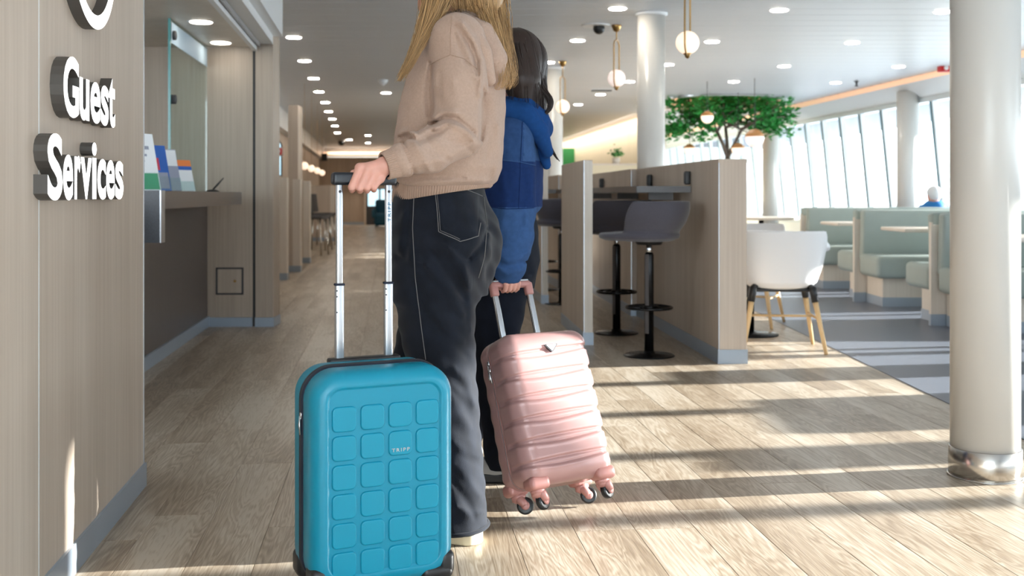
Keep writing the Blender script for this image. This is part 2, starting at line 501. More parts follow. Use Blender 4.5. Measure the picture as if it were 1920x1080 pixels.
# ------------------------------------------------------------------ signed-distance modelling
class SDF:
    def __init__(self, lo, hi, h):
        self.lo = np.array(lo, float); self.h = h
        n = np.ceil((np.array(hi) - self.lo)/h).astype(int) + 1
        ax = [self.lo[i] + h*np.arange(n[i]) for i in range(3)]
        self.X, self.Y, self.Z = [a.astype(np.float32) for a in np.meshgrid(*ax, indexing='ij')]
        self.d = np.full(self.X.shape, 1.0, np.float32)
        self.ax = ax
    def add(self, d, k=0.0):
        if k <= 0: self.d = np.minimum(self.d, d)
        else:
            hh = np.clip(0.5 + 0.5*(self.d - d)/k, 0, 1)
            self.d = self.d*(1-hh) + d*hh - k*hh*(1-hh)
    def sub(self, d, k=0.0):
        d = -d
        if k <= 0: self.d = np.maximum(self.d, d)
        else:
            hh = np.clip(0.5 - 0.5*(self.d - d)/k, 0, 1)
            self.d = self.d*(1-hh) + d*hh + k*hh*(1-hh)
    def cone(self, a, b, r1, r2, squash=None, k=1.0):
        """capsule from a to b; squash = axis along which the section is scaled by k"""
        a = np.array(a, np.float32); b = np.array(b, np.float32); ab = b - a
        px, py, pz = self.X - a[0], self.Y - a[1], self.Z - a[2]
        t = np.clip((px*ab[0] + py*ab[1] + pz*ab[2])/max(float(ab @ ab), 1e-9), 0, 1)
        vx, vy, vz = px - t*ab[0], py - t*ab[1], pz - t*ab[2]
        if squash is not None:
            e = np.array(squash, np.float32); e = e/np.linalg.norm(e)
            q = (vx*e[0] + vy*e[1] + vz*e[2])*(1.0/k - 1.0)
            vx, vy, vz = vx + q*e[0], vy + q*e[1], vz + q*e[2]
        return np.sqrt(vx*vx + vy*vy + vz*vz) - (r1 + t*(r2 - r1))
    def path(self, pts, radii, k=0.0, **kw):
        out = None
        for i in range(len(pts)-1):
            d = self.cone(pts[i], pts[i+1], radii[i], radii[i+1], **kw)
            if out is None: out = d
            elif k <= 0: out = np.minimum(out, d)
            else:
                hh = np.clip(0.5 + 0.5*(out - d)/k, 0, 1); out = out*(1-hh) + d*hh - k*hh*(1-hh)
        return out
    def ell(self, c, r, R=None):
        p = [self.X - c[0], self.Y - c[1], self.Z - c[2]]
        if R is not None:
            R = np.array(R)
            p = [R[0, i]*p[0] + R[1, i]*p[1] + R[2, i]*p[2] for i in range(3)]
        q = np.sqrt((p[0]/r[0])**2 + (p[1]/r[1])**2 + (p[2]/r[2])**2)
        return (q - 1)*min(r)
    def column(self, prof, ex, ey, power=2.0):
        """prof rows: z, cx, cy, a (along ex), b (along ey)"""
        P = np.array(sorted(prof), float); z = self.ax[2]
        f = lambda i: np.interp(z, P[:, 0], P[:, i]).astype(np.float32)[None, None, :]
        dx, dy = self.X - f(1), self.Y - f(2)
        a, b = f(3), f(4)
        u = np.abs(dx*ex[0] + dy*ex[1])/a; v = np.abs(dx*ey[0] + dy*ey[1])/b
        q = (u**power + v**power)**(1.0/power)
        d = (q - 1)*np.minimum(a, b)
        return np.maximum(d, np.maximum(self.Z - P[-1, 0], P[0, 0] - self.Z))
    def mesh(self):
        d = self.d.copy()
        for sl in ((0,), (-1,)):
            d[sl[0], :, :] = np.maximum(d[sl[0], :, :], self.h); d[:, sl[0], :] = np.maximum(d[:, sl[0], :], self.h); d[:, :, sl[0]] = np.maximum(d[:, :, sl[0]], self.h)
        g = vdb.FloatGrid(float(4*self.h))
        g.copyFromArray(np.clip(d, -4*self.h, 4*self.h).astype(np.float32))
        pts, tri, quad = g.convertToPolygons(isovalue=0.0, adaptivity=0.0)
        pts = pts*self.h + self.lo
        faces = [tuple(int(i) for i in q[::-1]) for q in quad] + [tuple(int(i) for i in q[::-1]) for q in tri]
        return pts, faces

def sdf_obj(name, meshes, mats, parent, world=True, face_mat=None, relax=2):
    """one mesh object from [(pts, faces), ...]; face_mat(centre array) -> material index array"""
    P = []; Fc = []; off = 0
    for pts, fc in meshes:
        pts = pts.copy()
        if relax:
            e = np.array([(f[i], f[(i+1) % len(f)]) for f in fc for i in range(len(f))])
            for lam in (0.5, -0.52)*relax:
                acc = np.zeros_like(pts); cnt = np.zeros(len(pts))
                np.add.at(acc, e[:, 0], pts[e[:, 1]]); np.add.at(cnt, e[:, 0], 1)
                np.add.at(acc, e[:, 1], pts[e[:, 0]]); np.add.at(cnt, e[:, 1], 1)
                pts = pts + lam*(acc/np.maximum(cnt, 1)[:, None] - pts)
        P.append(pts); Fc += [tuple(i+off for i in f) for f in fc]; off += len(pts)
    P = np.vstack(P)
    if world and parent:
        M = np.array(chain_inv(parent)); L = P @ M[:3, :3].T + M[:3, 3]
    else: L = P
    me = bpy.data.meshes.new(name)
    me.from_pydata(L.tolist(), [], Fc)
    me.polygons.foreach_set('use_smooth', [True]*len(Fc))
    for k in (mats if isinstance(mats, (list, tuple)) else [mats]): me.materials.append(MATS[k])
    if face_mat:
        cen = np.array([P[list(f)].mean(0) for f in Fc])
        me.polygons.foreach_set('material_index', [int(i) for i in face_mat(cen)])
    me.update()
    o = bpy.data.objects.new(name, me); COL.objects.link(o)
    if parent: o.parent = parent
    o['_w'] = 0
    del o['_w']
    return o, BVHTree.FromPolygons([Vector(p) for p in P], Fc)

def drape(bvh, p, d, lift=0.001):
    """first surface from p along d, lifted off along the normal"""
    h, n, i, _ = bvh.ray_cast(Vector(p), Vector(d).normalized())
    if h is None: return None
    if n.dot(Vector(d)) > 0: n = -n
    return h + n*lift
# ================================================================== THE SETTING
def XL(D): return -0.8113 - 0.1236*D            # left wall line
NL = Vector((1, 0.1236, 0)).normalized()        # its normal, into the corridor
UL = Vector((-0.1236, 1, 0)).normalized()       # along it, away from the camera
def pl(D, off=0.0):
    p = Vector((XL(D), D, 0)) + NL*off
    return (p.x, p.y)
def XH(D): return 1.716 - 0.078*D               # left face of the long half wall
def XC(D): return 6.55 - 0.0927*D               # edge of the ceiling along the windows
def XW(D, z): return XC(D) + 0.35 + 0.10*(2.3 - z)   # window plane, leaning out at the bottom
BACK = -1.6
END = 35.5

# ---- floor: slab, planks one by one, the far ones joined
fl = struct('floor', MB().bb(-9, 8.2, BACK, 37, -.12, -.006), 'dark_gap')
PW, PLN = 0.182, 1.22
U = Vector((-math.sin(PLANK_ANG), math.cos(PLANK_ANG), 0)); V = Vector((math.cos(PLANK_ANG), math.sin(PLANK_ANG), 0))
def plank_verts(c, L, W, mb):
    i0 = len(mb.v); g = .0004; e = .0012
    for (hl, hw, z) in ((L/2-g, W/2-g, -.006), (L/2-g, W/2-g, -.0010), (L/2-g-e, W/2-g-e, 0)):
        for a, b in ((-1,-1),(-1,1),(1,1),(1,-1)):
            p = c + U*(a*hl) + V*(-b*hw); mb.vert((p.x, p.y, z))
    for r in (0, 4):
        for k in range(4):
            j = (k+1) % 4; mb.face((i0+r+k, i0+r+4+k, i0+r+4+j, i0+r+j)[::-1])
    mb.face((i0+8, i0+9, i0+10, i0+11))
cells = []
for i in range(-30, 40):
    st = random.random()*PLN
    for j in range(-3, 33):
        c = V*((i+.5)*PW) + U*(j*PLN + st)
        if c.y < BACK or c.y > END + .3: continue
        if c.x > 2.35 or c.x < -8.5: continue
        if c.y < 8.2 and c.x < XL(c.y) - 1.6: continue
        if c.y > 1.5:
            px = 960 + c.x*F/c.y; py = HZ + F/c.y
            seen = -150 < px < 2050 and py < 1250 and c.x > XL(c.y) - .7
        else: seen = False
        cells.append((c.y if seen else c.y + 100, c))
cells.sort(key=lambda q: q[0])
pm = MB(); plank_verts(Vector((0,0,0)), PLN, PW, pm)
first = None; rest = MB()
for n, (dd, c) in enumerate(cells):
    if n < 290 and dd < 90:
        if first is None:
            first = put('plank', pm, 'floor_planks', fl); o = first
        else:
            o = first.copy(); COL.objects.link(o)
        o.location = c
    else: plank_verts(c, PLN, PW, rest)
put('plank_far', rest, 'floor_planks', fl, kind='stuff')

cp = MB().bb(2.085, 8.0, BACK, 36, -.005, .0035)
struct('floor_carpet', cp, 'carpet_grey')

# ---- ceiling panels with an oval opening over the tree
TREE = Vector((3.42, 18.2, 0)); OA, OB = 1.15, 1.65
ce = struct('ceiling', MB().bb(-9, 9, BACK, 15.9, CEIL+.02, CEIL+.05).bb(-9, TREE.x-OA-.15, 15.9, 37, CEIL+.02, CEIL+.05).bb(TREE.x+OA+.15, 9, 15.9, 37, CEIL+.02, CEIL+.05).bb(TREE.x-OA-.15, TREE.x+OA+.15, TREE.y+OB+.15, 37, CEIL+.02, CEIL+.05), 'ceiling_gap')
PIT = 0.30
k = 0
while BACK + k*PIT < END:
    y0 = BACK + k*PIT; y1 = y0 + PIT - .008; ym = (y0+y1)/2
    k += 1
    segs = [(-8.8, XC(ym))]
    t = (ym - TREE.y)/OB
    if abs(t) < 1:
        w = OA*math.sqrt(1-t*t)
        segs = [(-8.8, TREE.x-w), (TREE.x+w, XC(ym))]
    for a, b in segs:
        m = MB()
        def poly(ins): return [(a, y0+ins), (b, y0+ins), (b, y1-ins), (a, y1-ins)]
        i0 = 0
        for (ins, z) in ((0, CEIL+.02), (0, CEIL+.003), (.003, CEIL)):
            for p in poly(ins): m.vert((p[0], p[1], z))
        for r in (0, 4):
            for q in range(4):
                j = (q+1) % 4; m.face((r+q, r+4+q, r+4+j, r+j))
        m.face((11, 10, 9, 8))
        put('ceiling_panel', m, 'ceiling_metal', ce)
dome = MB()
N = 64
r0 = [Vector((TREE.x+OA*math.cos(2*math.pi*i/N), TREE.y+OB*math.sin(2*math.pi*i/N), 0)) for i in range(N)]
def ringat(s, z): return [Vector((TREE.x+(p.x-TREE.x)*s, TREE.y+(p.y-TREE.y)*s, z)) for p in r0]
dome.rings([ringat(1.12, CEIL-.012), ringat(.985, CEIL-.012), ringat(.985, CEIL+.10)], cap0=False, cap1=False, smooth=False)
dome.rings([ringat(.985, CEIL+.10), ringat(1.0, CEIL+.55)], cap0=False, cap1=True, smooth=False, m=1)
struct('trim_1', dome, ['white_paint', 'peach_cove'])

# ---- left wall with the lettered panel
def strip(mb, Da, Db, o0, o1, z0, z1, m=0):
    mb.prism([pl(Da, o0), pl(Db, o0), pl(Db, o1), pl(Da, o1)], z0, z1, m)
wl = struct('wall_left', MB(), 'dark_gap')
m = MB(); strip(m, BACK, 3.655, -.16, -.012, 0, CEIL)
bpy.data.objects.remove(wl); wl = struct('wall_left', m, 'oak_dark')
for (a, b) in ((BACK, 0.10), (0.105, 1.315), (1.32, 2.5325), (2.5395, 3.655)):
    m = MB(); strip(m, a, b, -.012, 0, .079, CEIL); put('panel', m, 'oak_panel', wl)
m = MB(); strip(m, 2.5330, 2.5375, -.012, .0006, .079, CEIL); put('seam_strip', m, 'white_paint', wl)
m = MB(); strip(m, 3.655, 3.663, -.16, .002, 0, CEIL); put('edge_trim', m, 'aluminium', wl)
m = MB(); strip(m, BACK, 3.667, -.012, .008, 0, .079)
strip(m, 3.663, 3.670, -.16, .008, 0, .079)
struct('baseboard_left', m, 'baseboard_grey')

struct('wall_back', MB().bb(1.9, 7.2, BACK-.15, BACK, 0, CEIL).bb(-1.2, 1.9, BACK-.15, BACK, 2.3, CEIL), 'white_paint')  # unseen wall behind the camera, its opening shaped for fill light
m = MB()
for x_ in (-1.2, -.17, .86, 1.86): m.bb(x_, x_+.05, BACK-.1, BACK-.02, 0, 2.3)
m.bb(-1.2, 1.9, BACK-.1, BACK-.02, 2.25, 2.3).bb(-1.2, 1.9, BACK-.1, BACK-.02, 0, .06)
w2 = struct('fill_window', m, 'mullion')  # unseen glazing, added to let in frontal fill light
for x_ in (-1.15, -.12, .91): put('pane', MB().bb(x_, x_+.97, BACK-.06, BACK-.05, .06, 2.25), 'window_glass', w2)
# ---- service recess: end wall, ceiling, header, back wall
m = MB().bb(-5.2, XL(8.1), 8.1, 8.3, 0, CEIL)
we = struct('wall_end', m, 'oak_dark')
m = MB().bb(-2.62, -1.966, 8.088, 8.1, .07, 2.12); put('panel', m, 'oak_dark', we)
m = MB().bb(-1.944, XL(8.1)-.001, 8.08, 8.1, .07, 2.12); put('panel', m, 'oak_dark', we)
m = MB().bb(-1.966, -1.944, 8.092, 8.102, 0, 2.12); put('groove', m, 'dark_gap', we)
m = MB().bb(XL(8.1)-.006, XL(8.1)+.004, 8.078, 8.3, 0, 2.2); put('edge_trim', m, 'oak_dark', we)
m = MB().bb(-2.33, -1.966, 8.07, 8.088, 0, .07).bb(-1.944, XL(8.1)+.008, 8.064, 8.08, 0, .07).bb(XL(8.1)+.004, XL(8.1)+.012, 8.064, 8.3, 0, .07)
struct('baseboard_end', m, 'baseboard_grey')
h = thing('access_hatch', 'small square locked hatch low in the wood wall behind the counter', 'hatch', (-2.14, 8.085, .345))
fr = MB()
for (x0, x1, z0, z1) in ((-.104,-.092,-.103,.103),(.092,.104,-.103,.103),(-.104,.104,-.103,-.091),(-.104,.104,.091,.103)): fr.bb(x0, x1, -.006, .003, z0, z1)
put('frame', fr, 'charcoal', h)
put('door', MB().bb(-.091, .091, -.004, .003, -.09, .09), 'oak_dark', h)
put('lock', MB().lathe([(.001,-.002),(.010,-.002),(.010,.008),(.007,.010)], 16, (.042, -.004, 0), Matrix.Rotation(math.pi/2, 4, 'X')), 'brass', h)
struct('wall_recess', MB().bb(-4.3, -4.15, 3.4, 8.1, 0, CEIL), 'oak_dark')
m = MB(); m.prism([(-4.2, 3.66), pl(3.66, -.13), pl(8.1, -.13), (-4.2, 8.1)], 2.12, 2.16)
struct('ceiling_recess', m, 'oak_pale')
m = MB(); strip(m, 3.66, 8.08, -.15, -.118, 2.085, 2.2); strip(m, 3.66, 8.08, -.12, 0.0, 2.14, 2.2)
strip(m, 3.66, 8.1, -.16, .07, 2.2, CEIL)
struct('trim_2', m, 'white_paint')
m = MB(); strip(m, 3.66, 8.08, -.108, -.092, 2.115, 2.14); struct('trim_3', m, 'aluminium')

# ---- left bay behind the recess
def XB(D): return -1.8 - .13*D
m = MB().prism([(XB(8.3), 8.3), (XB(END), END), (XB(END)-.15, END), (XB(8.3)-.15, 8.3)], 0, CEIL)
wb = struct('wall_bay', m, 'oak_dark')
m = MB().prism([(XB(8.3)+.16, 8.3), (XB(END)+.16, END), (XB(END), END), (XB(8.3), 8.3)], 2.2, CEIL)
struct('trim_4', m, 'white_paint')
for i in range(16):
    a = 9.5 + i*1.6
    m = MB().prism([(XB(a)+.012, a), (XB(a+1.58)+.012, a+1.58), (XB(a+1.58), a+1.58), (XB(a), a)], .08, 2.2)
    put('panel', m, 'oak_panel', wb)

# ---- far end
wf = struct('wall_far', MB().bb(-9, 4.2, END, END+.2, 0, CEIL), 'oak_dark')
for i in range(8):
    put('panel', MB().bb(-6.6+i*1.2, -6.6+i*1.2+1.185, END-.02, END, .08, 2.2), 'oak_dark', wf)
struct('trim_5', MB().bb(-6.6, 1.9, END-.5, END-.02, 2.22, 2.30), 'white_paint')
struct('trim_6', MB().bb(-6.4, -4.1, END-.52, END-.5, 2.30, 2.40).bb(-4.0, 1.9, END-.52, END-.5, 2.30, 2.40), 'peach_cove')
struct('baseboard_far', MB().bb(-6.6, 2.5, END-.03, END-.02, 0, .09), 'baseboard_grey')
d1 = struct('door_1', MB().bb(-4.86, -3.86, END-.1, END-.02, .0, 1.22), 'charcoal')
put('pane', MB().bb(-4.78, -4.42, END-.11, END-.1, .62, 1.18), 'glass_glow', d1)
put('pane', MB().bb(-4.36, -3.92, END-.11, END-.1, .40, 1.18), 'glass_glow', d1)
put('door_frame', MB().bb(-4.90, -4.84, END-.12, END-.02, 0, 1.26).bb(-3.88, -3.82, END-.12, END-.02, 0, 1.26).bb(-4.9, -3.82, END-.12, END-.02, 1.22, 1.28), 'oak_panel', d1)

# ---- long half walls beside the stools
def half(name, Da, Db, f, th, h, mat_='oak_panel'):
    m = MB().prism([(f(Da), Da), (f(Da)+th, Da), (f(Db)+th, Db), (f(Db), Db)], .083, h-.022)
    o = struct(name, m, mat_)
    m = MB().prism([(f(Da)-.003, Da-.003), (f(Da)+th+.003, Da-.003), (f(Db)+th+.003, Db), (f(Db)-.003, Db)], h-.022, h)
    put('cap', m, 'oak_panel', o)
    m = MB().prism([(f(Da)-.006, Da-.006), (f(Da)+th+.006, Da-.006), (f(Db)+th+.006, Db), (f(Db)-.006, Db)], 0, .083)
    put('plinth', m, 'baseboard_grey', o)
    m = MB().bb(f(Da)-.0025, f(Da)+.003, Da-.0025, Da+.003, .083, h-.022); put('corner_trim', m, 'aluminium', o)
    return o
wh = half('wall_half_near', 6.31, 8.8, XH, .164, 1.211)
half('wall_half_middle', 8.8, 11.4, lambda D: XH(D)-.045, .06, 1.211)
half('wall_half_far', 11.4, 17.0, lambda D: .5-.113*(D-11.4), .06, 1.211)

# ---- window side
WB0, WB1 = BACK, 34.0
m = MB()
def wq(mb, z0, z1, o0, o1, a=WB0, b=WB1):
    i0 = len(mb.v)
    for D in (a, b):
        for (o, z) in ((o0, z0), (o1, z0), (o1, z1), (o0, z1)): mb.vert((XW(D, z)+o, D, z))
    for q in ((0,1,2,3),(7,6,5,4),(0,4,5,1),(1,5,6,2),(2,6,7,3),(3,7,4,0)): mb.face([i0+t for t in q])
wq(m, 0, .50, -.05, .15)
wr = struct('wall_right', m, 'white_paint')
m = MB()
for (x0, z0, x1, z1) in ((0, 2.47, .36, 2.28),):
    i0 = len(m.v)
    for D in (WB0, WB1):
        for (o, z) in ((x0, z0), (x1, z1), (x1+.12, z1), (x1+.12, CEIL+.05), (x0, CEIL-.0)): m.vert((XC(D)+o, D, z))
    for q in ((0,1,2,3,4),(9,8,7,6,5),(0,5,6,1),(1,6,7,2),(2,7,8,3),(3,8,9,4),(4,9,5,0)): m.face([i0+t for t in q])
struct('trim_7', m, 'white_paint')
m = MB().prism([(XC(WB0)-.004, WB0), (XC(WB0), WB0), (XC(WB1), WB1), (XC(WB1)-.004, WB1)], 2.475, CEIL-.002)
struct('trim_8', m, 'peach_cove')
m = MB(); wq(m, .50, .56, -.12, .12); wq(m, 2.24, 2.30, -.05, .10)
w1 = struct('window_1', m, 'mullion')
D = 15.69
while D - .76 > WB0: D -= .76
while D < WB1:
    m = MB(); i0 = 0
    W2 = .06
    for z in (.56, 2.24):
        for (o, dy) in ((-.03, -W2), (.04, -W2), (.04, W2), (-.03, W2)): m.vert((XW(D, z)+o, D+dy, z))
    for q in ((0,1,5,4),(1,2,6,5),(2,3,7,6),(3,0,4,7),(3,2,1,0),(4,5,6,7)): m.face(q)
    mu = put('mullion', m, 'mullion', w1)
    m = MB()
    for z in (.56, 2.24):
        for (o, dy) in ((-.045, -.012), (-.03, -.012), (-.03, .012), (-.045, .012)): m.vert((XW(D, z)+o, D+dy, z))
    for q in ((0,1,5,4),(1,2,6,5),(2,3,7,6),(3,0,4,7),(3,2,1,0),(4,5,6,7)): m.face(q)
    put('gasket', m, 'gasket', mu)
    m = MB()
    for z in (.56, 2.24):
        for (o, dy) in ((0, W2), (.008, W2), (.008, .76-W2), (0, .76-W2)): m.vert((XW(D, z)+o, D+dy, z))
    for q in ((0,1,5,4),(1,2,6,5),(2,3,7,6),(3,0,4,7),(3,2,1,0),(4,5,6,7)): m.face(q)
    put('pane', m, 'window_glass', w1)
    D += .76
# unseen blockers, shaped like blinds, added to keep sun off floor and suitcase
mat('blocker_cloth', lin(226, 226, 222), .8)
for (a, b, z0) in ((2.01, 4.03, 1.49), (4.62, 5.0, 1.56), (5.02, 5.78, 1.49), (5.84, 6.54, 1.49), (6.60, 7.30, 1.46), (7.36, 8.06, 1.49), (8.12, 8.82, 1.46), (8.88, 9.6, 1.48)):
    m = MB(); i0 = 0
    for z in (z0, 2.24):
        for (o, D_) in ((-.062, a), (-.056, a), (-.056, b), (-.062, b)): m.vert((XW(D_, z)+o, D_, z))
    for q in ((0,1,2,3)[::-1],(4,5,6,7),(0,1,5,4),(1,2,6,5),(2,3,7,6),(3,0,4,7)): m.face(q)
    put('sun_blocker', m, 'blocker_cloth', w1)
# unseen blocks added for their shadows on the planks, standing in for furniture
for i_, (x0_, x1_, a, b, h_) in enumerate(((4.9, 5.15, 5.08, 5.80, .85), (4.5, 4.75, 4.47, 4.72, .85), (4.6, 4.85, 6.24, 6.62, .85))):
    o = struct('shadow_block_%d' % (i_+1), MB().bb(x0_, x1_, a, b, .0, h_-.02), 'oak_pale')
    put('cap', MB().bb(x0_-.005, x1_+.005, a-.005, b+.005, h_-.02, h_), 'oak_panel', o)
# block the far corner so that no sky shows past the last window
struct('wall_corner', MB().bb(1.6, 8.2, END, END+.2, 0, CEIL+.1), 'white_paint')

# ---- cream wall far right of the corridor
def XK(D): return 4.66 - .099*D
m = MB().prism([(XK(20.2), 20.2), (XK(20.2)+.25, 20.2), (XK(END)+.25, END), (XK(END), END)], 0, 2.42)
wc = struct('wall_cream', m, 'cream_panel')
for i in range(14):
    a = 20.2 + i*1.05
    m = MB().prism([(XK(a)-.015, a), (XK(a), a), (XK(a+1.03), a+1.03), (XK(a+1.03)-.015, a+1.03)], .1, 2.38)
    put('panel', m, 'cream_panel', wc)
m = MB().prism([(XK(20.2)-.02, 20.2), (XK(20.2)+.25, 20.2), (XK(END)+.25, END), (XK(END)-.02, END)], 2.42, CEIL)
struct('trim_9', m, 'peach_cove')
def cove_lamp(a, b, size_y, energy, aim):
    l = bpy.data.lights.new('cove_strip', 'AREA'); l.shape = 'RECTANGLE'; l.energy = energy; l.color = (1, .90, .78)
    a, b = Vector(a), Vector(b); l.size = (b-a).length; l.size_y = size_y
    o = bpy.data.objects.new('cove_strip', l); COL.objects.link(o)
    x = (b-a).normalized(); z = -Vector(aim).normalized(); y = z.cross(x).normalized(); z = x.cross(y)
    o.matrix_basis = Matrix(((x.x, y.x, z.x, 0), (x.y, y.y, z.y, 0), (x.z, y.z, z.z, 0), (0, 0, 0, 1)))
    o.location = (a+b)/2
cove_lamp((XK(20.4)-.35, 20.4, CEIL-.01), (XK(33)-.35, 33, CEIL-.01), .03, 55, (.45, 0, -1))
cove_lamp((-6.0, END-.62, CEIL-.01), (1.5, END-.62, CEIL-.01), .03, 45, (0, .3, -1))
# ================================================================== LEFT SIDE: sign, counter, recess
def spot(DD, z, off):
    p = Vector((XL(DD), DD, z)) + NL*off
    return p
# sign frame: local x runs along the wall towards the far end, local y up, local z out of the wall
SGN = Matrix((( UL.x, 0, NL.x, 0), (UL.y, 0, NL.y, 0), (0, 1, 0, 0), (0, 0, 0, 1)))
def faceD(px, off=.032):
    """depth at which the plane of the letter faces crosses picture column px"""
    a = -.8113 + off*1.0076
    return -a/((960-px)/F - .1236)
def sdist(D): return (D - 2.0)*math.sqrt(1+.1236**2)
sign = thing('wall_sign', 'white raised lettering reading Guest Services on the pale wood wall', 'sign', (XL(2.0), 2.0, 0), rot=SGN)
def glyph(ch, w_target, x0, z0, z1, depth=.032, bold=.028):
    cu = bpy.data.curves.new('g', 'FONT'); cu.body = ch; cu.size = 1.0; cu.offset = bold
    cu.extrude = 0.5; cu.resolution_u = 5
    o = bpy.data.objects.new('g', cu); COL.objects.link(o)
    dg = bpy.context.evaluated_depsgraph_get()
    me = bpy.data.meshes.new_from_object(o.evaluated_get(dg))
    bpy.data.objects.remove(o)
    P = np.array([v.co[:] for v in me.vertices]); lo = P.min(0); hi = P.max(0)
    mb = MB(); fb = MB()
    sx = w_target/(hi[0]-lo[0]); sy = (z1-z0)/(hi[1]-lo[1])
    for p in P:
        q = (x0+(p[0]-lo[0])*sx, z0+(p[1]-lo[1])*sy, depth*(p[2]+.5))
        mb.vert(q)
    for f in me.polygons: mb.face(tuple(f.vertices))
    # face plate: the front faces again, a little proud
    idx = {}
    for f in me.polygons:
        if f.normal.z > .9:
            q = []
            for i in f.vertices:
                if i not in idx:
                    p = mb.v[i]; idx[i] = fb.vert((p.x, p.y, depth+.0008))
                q.append(idx[i])
            fb.face(q)
    bpy.data.meshes.remove(me)
    L = put('letter', mb, 'letter_side', sign)
    put('letter_face', fb, 'letter_face', L)
K = 2.7
for ch, a, b, z0, z1 in (('G',318,396,1.1945,1.349),('u',399,449,1.1945,1.306),('e',455,506,1.1945,1.308),('s',508,547,1.1945,1.308),('t',547,580,1.1945,1.338),
                         ('S',237,313,.986,1.147),('e',316,366,.986,1.100),('r',374,405,.988,1.100),('v',405,461,.988,1.098),('i',463,486,.988,1.142),('c',490,533,.986,1.100),('e',535,578,.986,1.100),('s',581,622,.986,1.100)):
    s0, s1 = sdist(faceD(a/K)), sdist(faceD(b/K))
    glyph(ch, s1-s0, s0, z0, z1)
# round emblem above the words (its lower part shows)
ring = thing('wall_emblem', 'white round ring emblem mounted above the wall lettering', 'sign', (XL(2.0), 2.0, 0), rot=SGN)
rc = (sdist(2.905), 1.453+.235)
def annulus(mb, r0, r1, z0, z1, n=96):
    R = [[(rc[0]+r*math.cos(2*math.pi*i/n), rc[1]+r*math.sin(2*math.pi*i/n), z) for i in range(n)] for (r, z) in ((r1,z0),(r1,z1),(r0,z1),(r0,z0),(r1,z0))]
    mb.rings(R, cap0=False, cap1=False, smooth=False)
m = MB(); annulus(m, .197, .235, 0, .032); rg = put('ring', m, 'letter_side', ring)
m = MB(); annulus(m, .197, .235, .032, .0332); put('ring_face', m, 'letter_face', rg)

# ---- counter
def XF(D): return -1.4355 - .108*D
cnt = thing('service_counter', 'dark brown reception counter with a grey overhanging top in the wall recess', 'counter', (XF(6.4), 6.4, 0))
def cstrip(mb, a, b, o0, o1, z0, z1): mb.prism([(XF(a)+o0, a), (XF(b)+o0, b), (XF(b)+o1, b), (XF(a)+o1, a)], z0, z1)
m = MB(); cstrip(m, 3.75, 8.085, -.05, 0, .08, .985); put('front_panel', m, 'dark_laminate', cnt, world=True)
m = MB(); cstrip(m, 3.75, 8.085, -.04, .015, 0, .08); put('plinth', m, 'baseboard_grey', cnt, world=True)
m = MB(); cstrip(m, 5.06, 7.6, -.35, .33, .932, 1.018); put('countertop', m, 'counter_stone', cnt, world=True)
m = MB(); cstrip(m, 4.98, 5.055, -.05, .33, .775, 1.02); put('end_panel', m, 'black_speckle', cnt, world=True)
m = MB(); cstrip(m, 4.974, 5.06, .33, .336, .775, 1.02); put('edge_trim', m, 'aluminium', cnt, world=True)
m = MB(); cstrip(m, 3.75, 5.0, -.6, -.05, .95, .985); put('desk_top', m, 'counter_stone', cnt, world=True)

# ---- glass screen above the counter
gs = thing('glass_screen', 'clear glass screen with a frosted strip along its top above the counter', 'screen', (XF(7.4), 7.4, 1.018))
m = MB(); cstrip(m, 6.77, 8.07, -.012, 0, 1.02, 2.118); put('pane', m, 'screen_glass', gs, world=True)
m = MB(); cstrip(m, 6.755, 6.77, -.014, .002, 1.02, 2.118); put('edge', m, 'glass_edge', gs, world=True)
m = MB(); cstrip(m, 6.78, 8.06, .001, .003, 1.965, 2.10); put('frosted_strip', m, 'film_print', gs, world=True)
for z in (1.61, 2.02):
    m = MB(); m.lathe([(.001,-.02),(.03,-.02),(.03,.02),(.001,.02)], 16, (XF(6.83), 6.83, z), Matrix.Rotation(math.pi/2, 4, 'Y')); put('clamp', m, 'charcoal', gs, world=True)

# ---- brochures and stand on the counter
def leaf_stand(name, label, D, off, w, h, lean, front, band=None, yaw=0.0, cat='brochure'):
    t = thing(name, label, cat, (XF(D)+off, D, 1.0205), rz=yaw)
    Rl = Matrix.Rotation(-lean, 4, 'X')
    m = MB(); m.box(Rl @ Vector((0, 0, h/2)), (w, .008, h), R=Rl); put('sheet', m, front, t)
    if band:
        for (z0, z1, x0, x1, mt) in band:
            m = MB(); m.box(Rl @ Vector(((x0+x1)/2*w, -.0046, (z0+z1)/2*h)), ((x1-x0)*w, .0015, (z1-z0)*h), R=Rl); put('print', m, mt, t)
    m = MB(); m.box(Rl @ Vector((0, -.006, h*.16)), (w*1.03, .003, h*.30), R=Rl)
    m.box((0, h*.28, .0015), (w, h*.5, .003)); put('holder', m, 'screen_glass', t)
    return t
leaf_stand('leaflet_holder', 'tall white leaflet with a green block, leaning nearest on the counter', 5.42, .16, .20, .30, .22, 'paper_white', [(.02,.30,-.46,.46,'paper_green'),(.72,.78,-.35,.3,'paper_grey'),(.60,.64,-.35,.2,'paper_grey'),(.50,.53,-.35,.1,'paper_grey')], yaw=1.08)
leaf_stand('brochure_holder', 'red and blue brochure in a clear holder behind the white leaflet', 5.68, .16, .20, .25, .22, 'paper_blue', [(.45,.72,-.48,.2,'paper_red'),(.05,.40,-.45,.45,'paper_grey')], yaw=1.08)
leaf_stand('brochure_holder', 'grey and red brochure in a clear holder in the middle of the counter', 5.95, .16, .20, .24, .22, 'paper_grey', [(.3,.6,-.48,-.1,'paper_red'),(.6,.98,0,.48,'paper_white')], yaw=1.08)
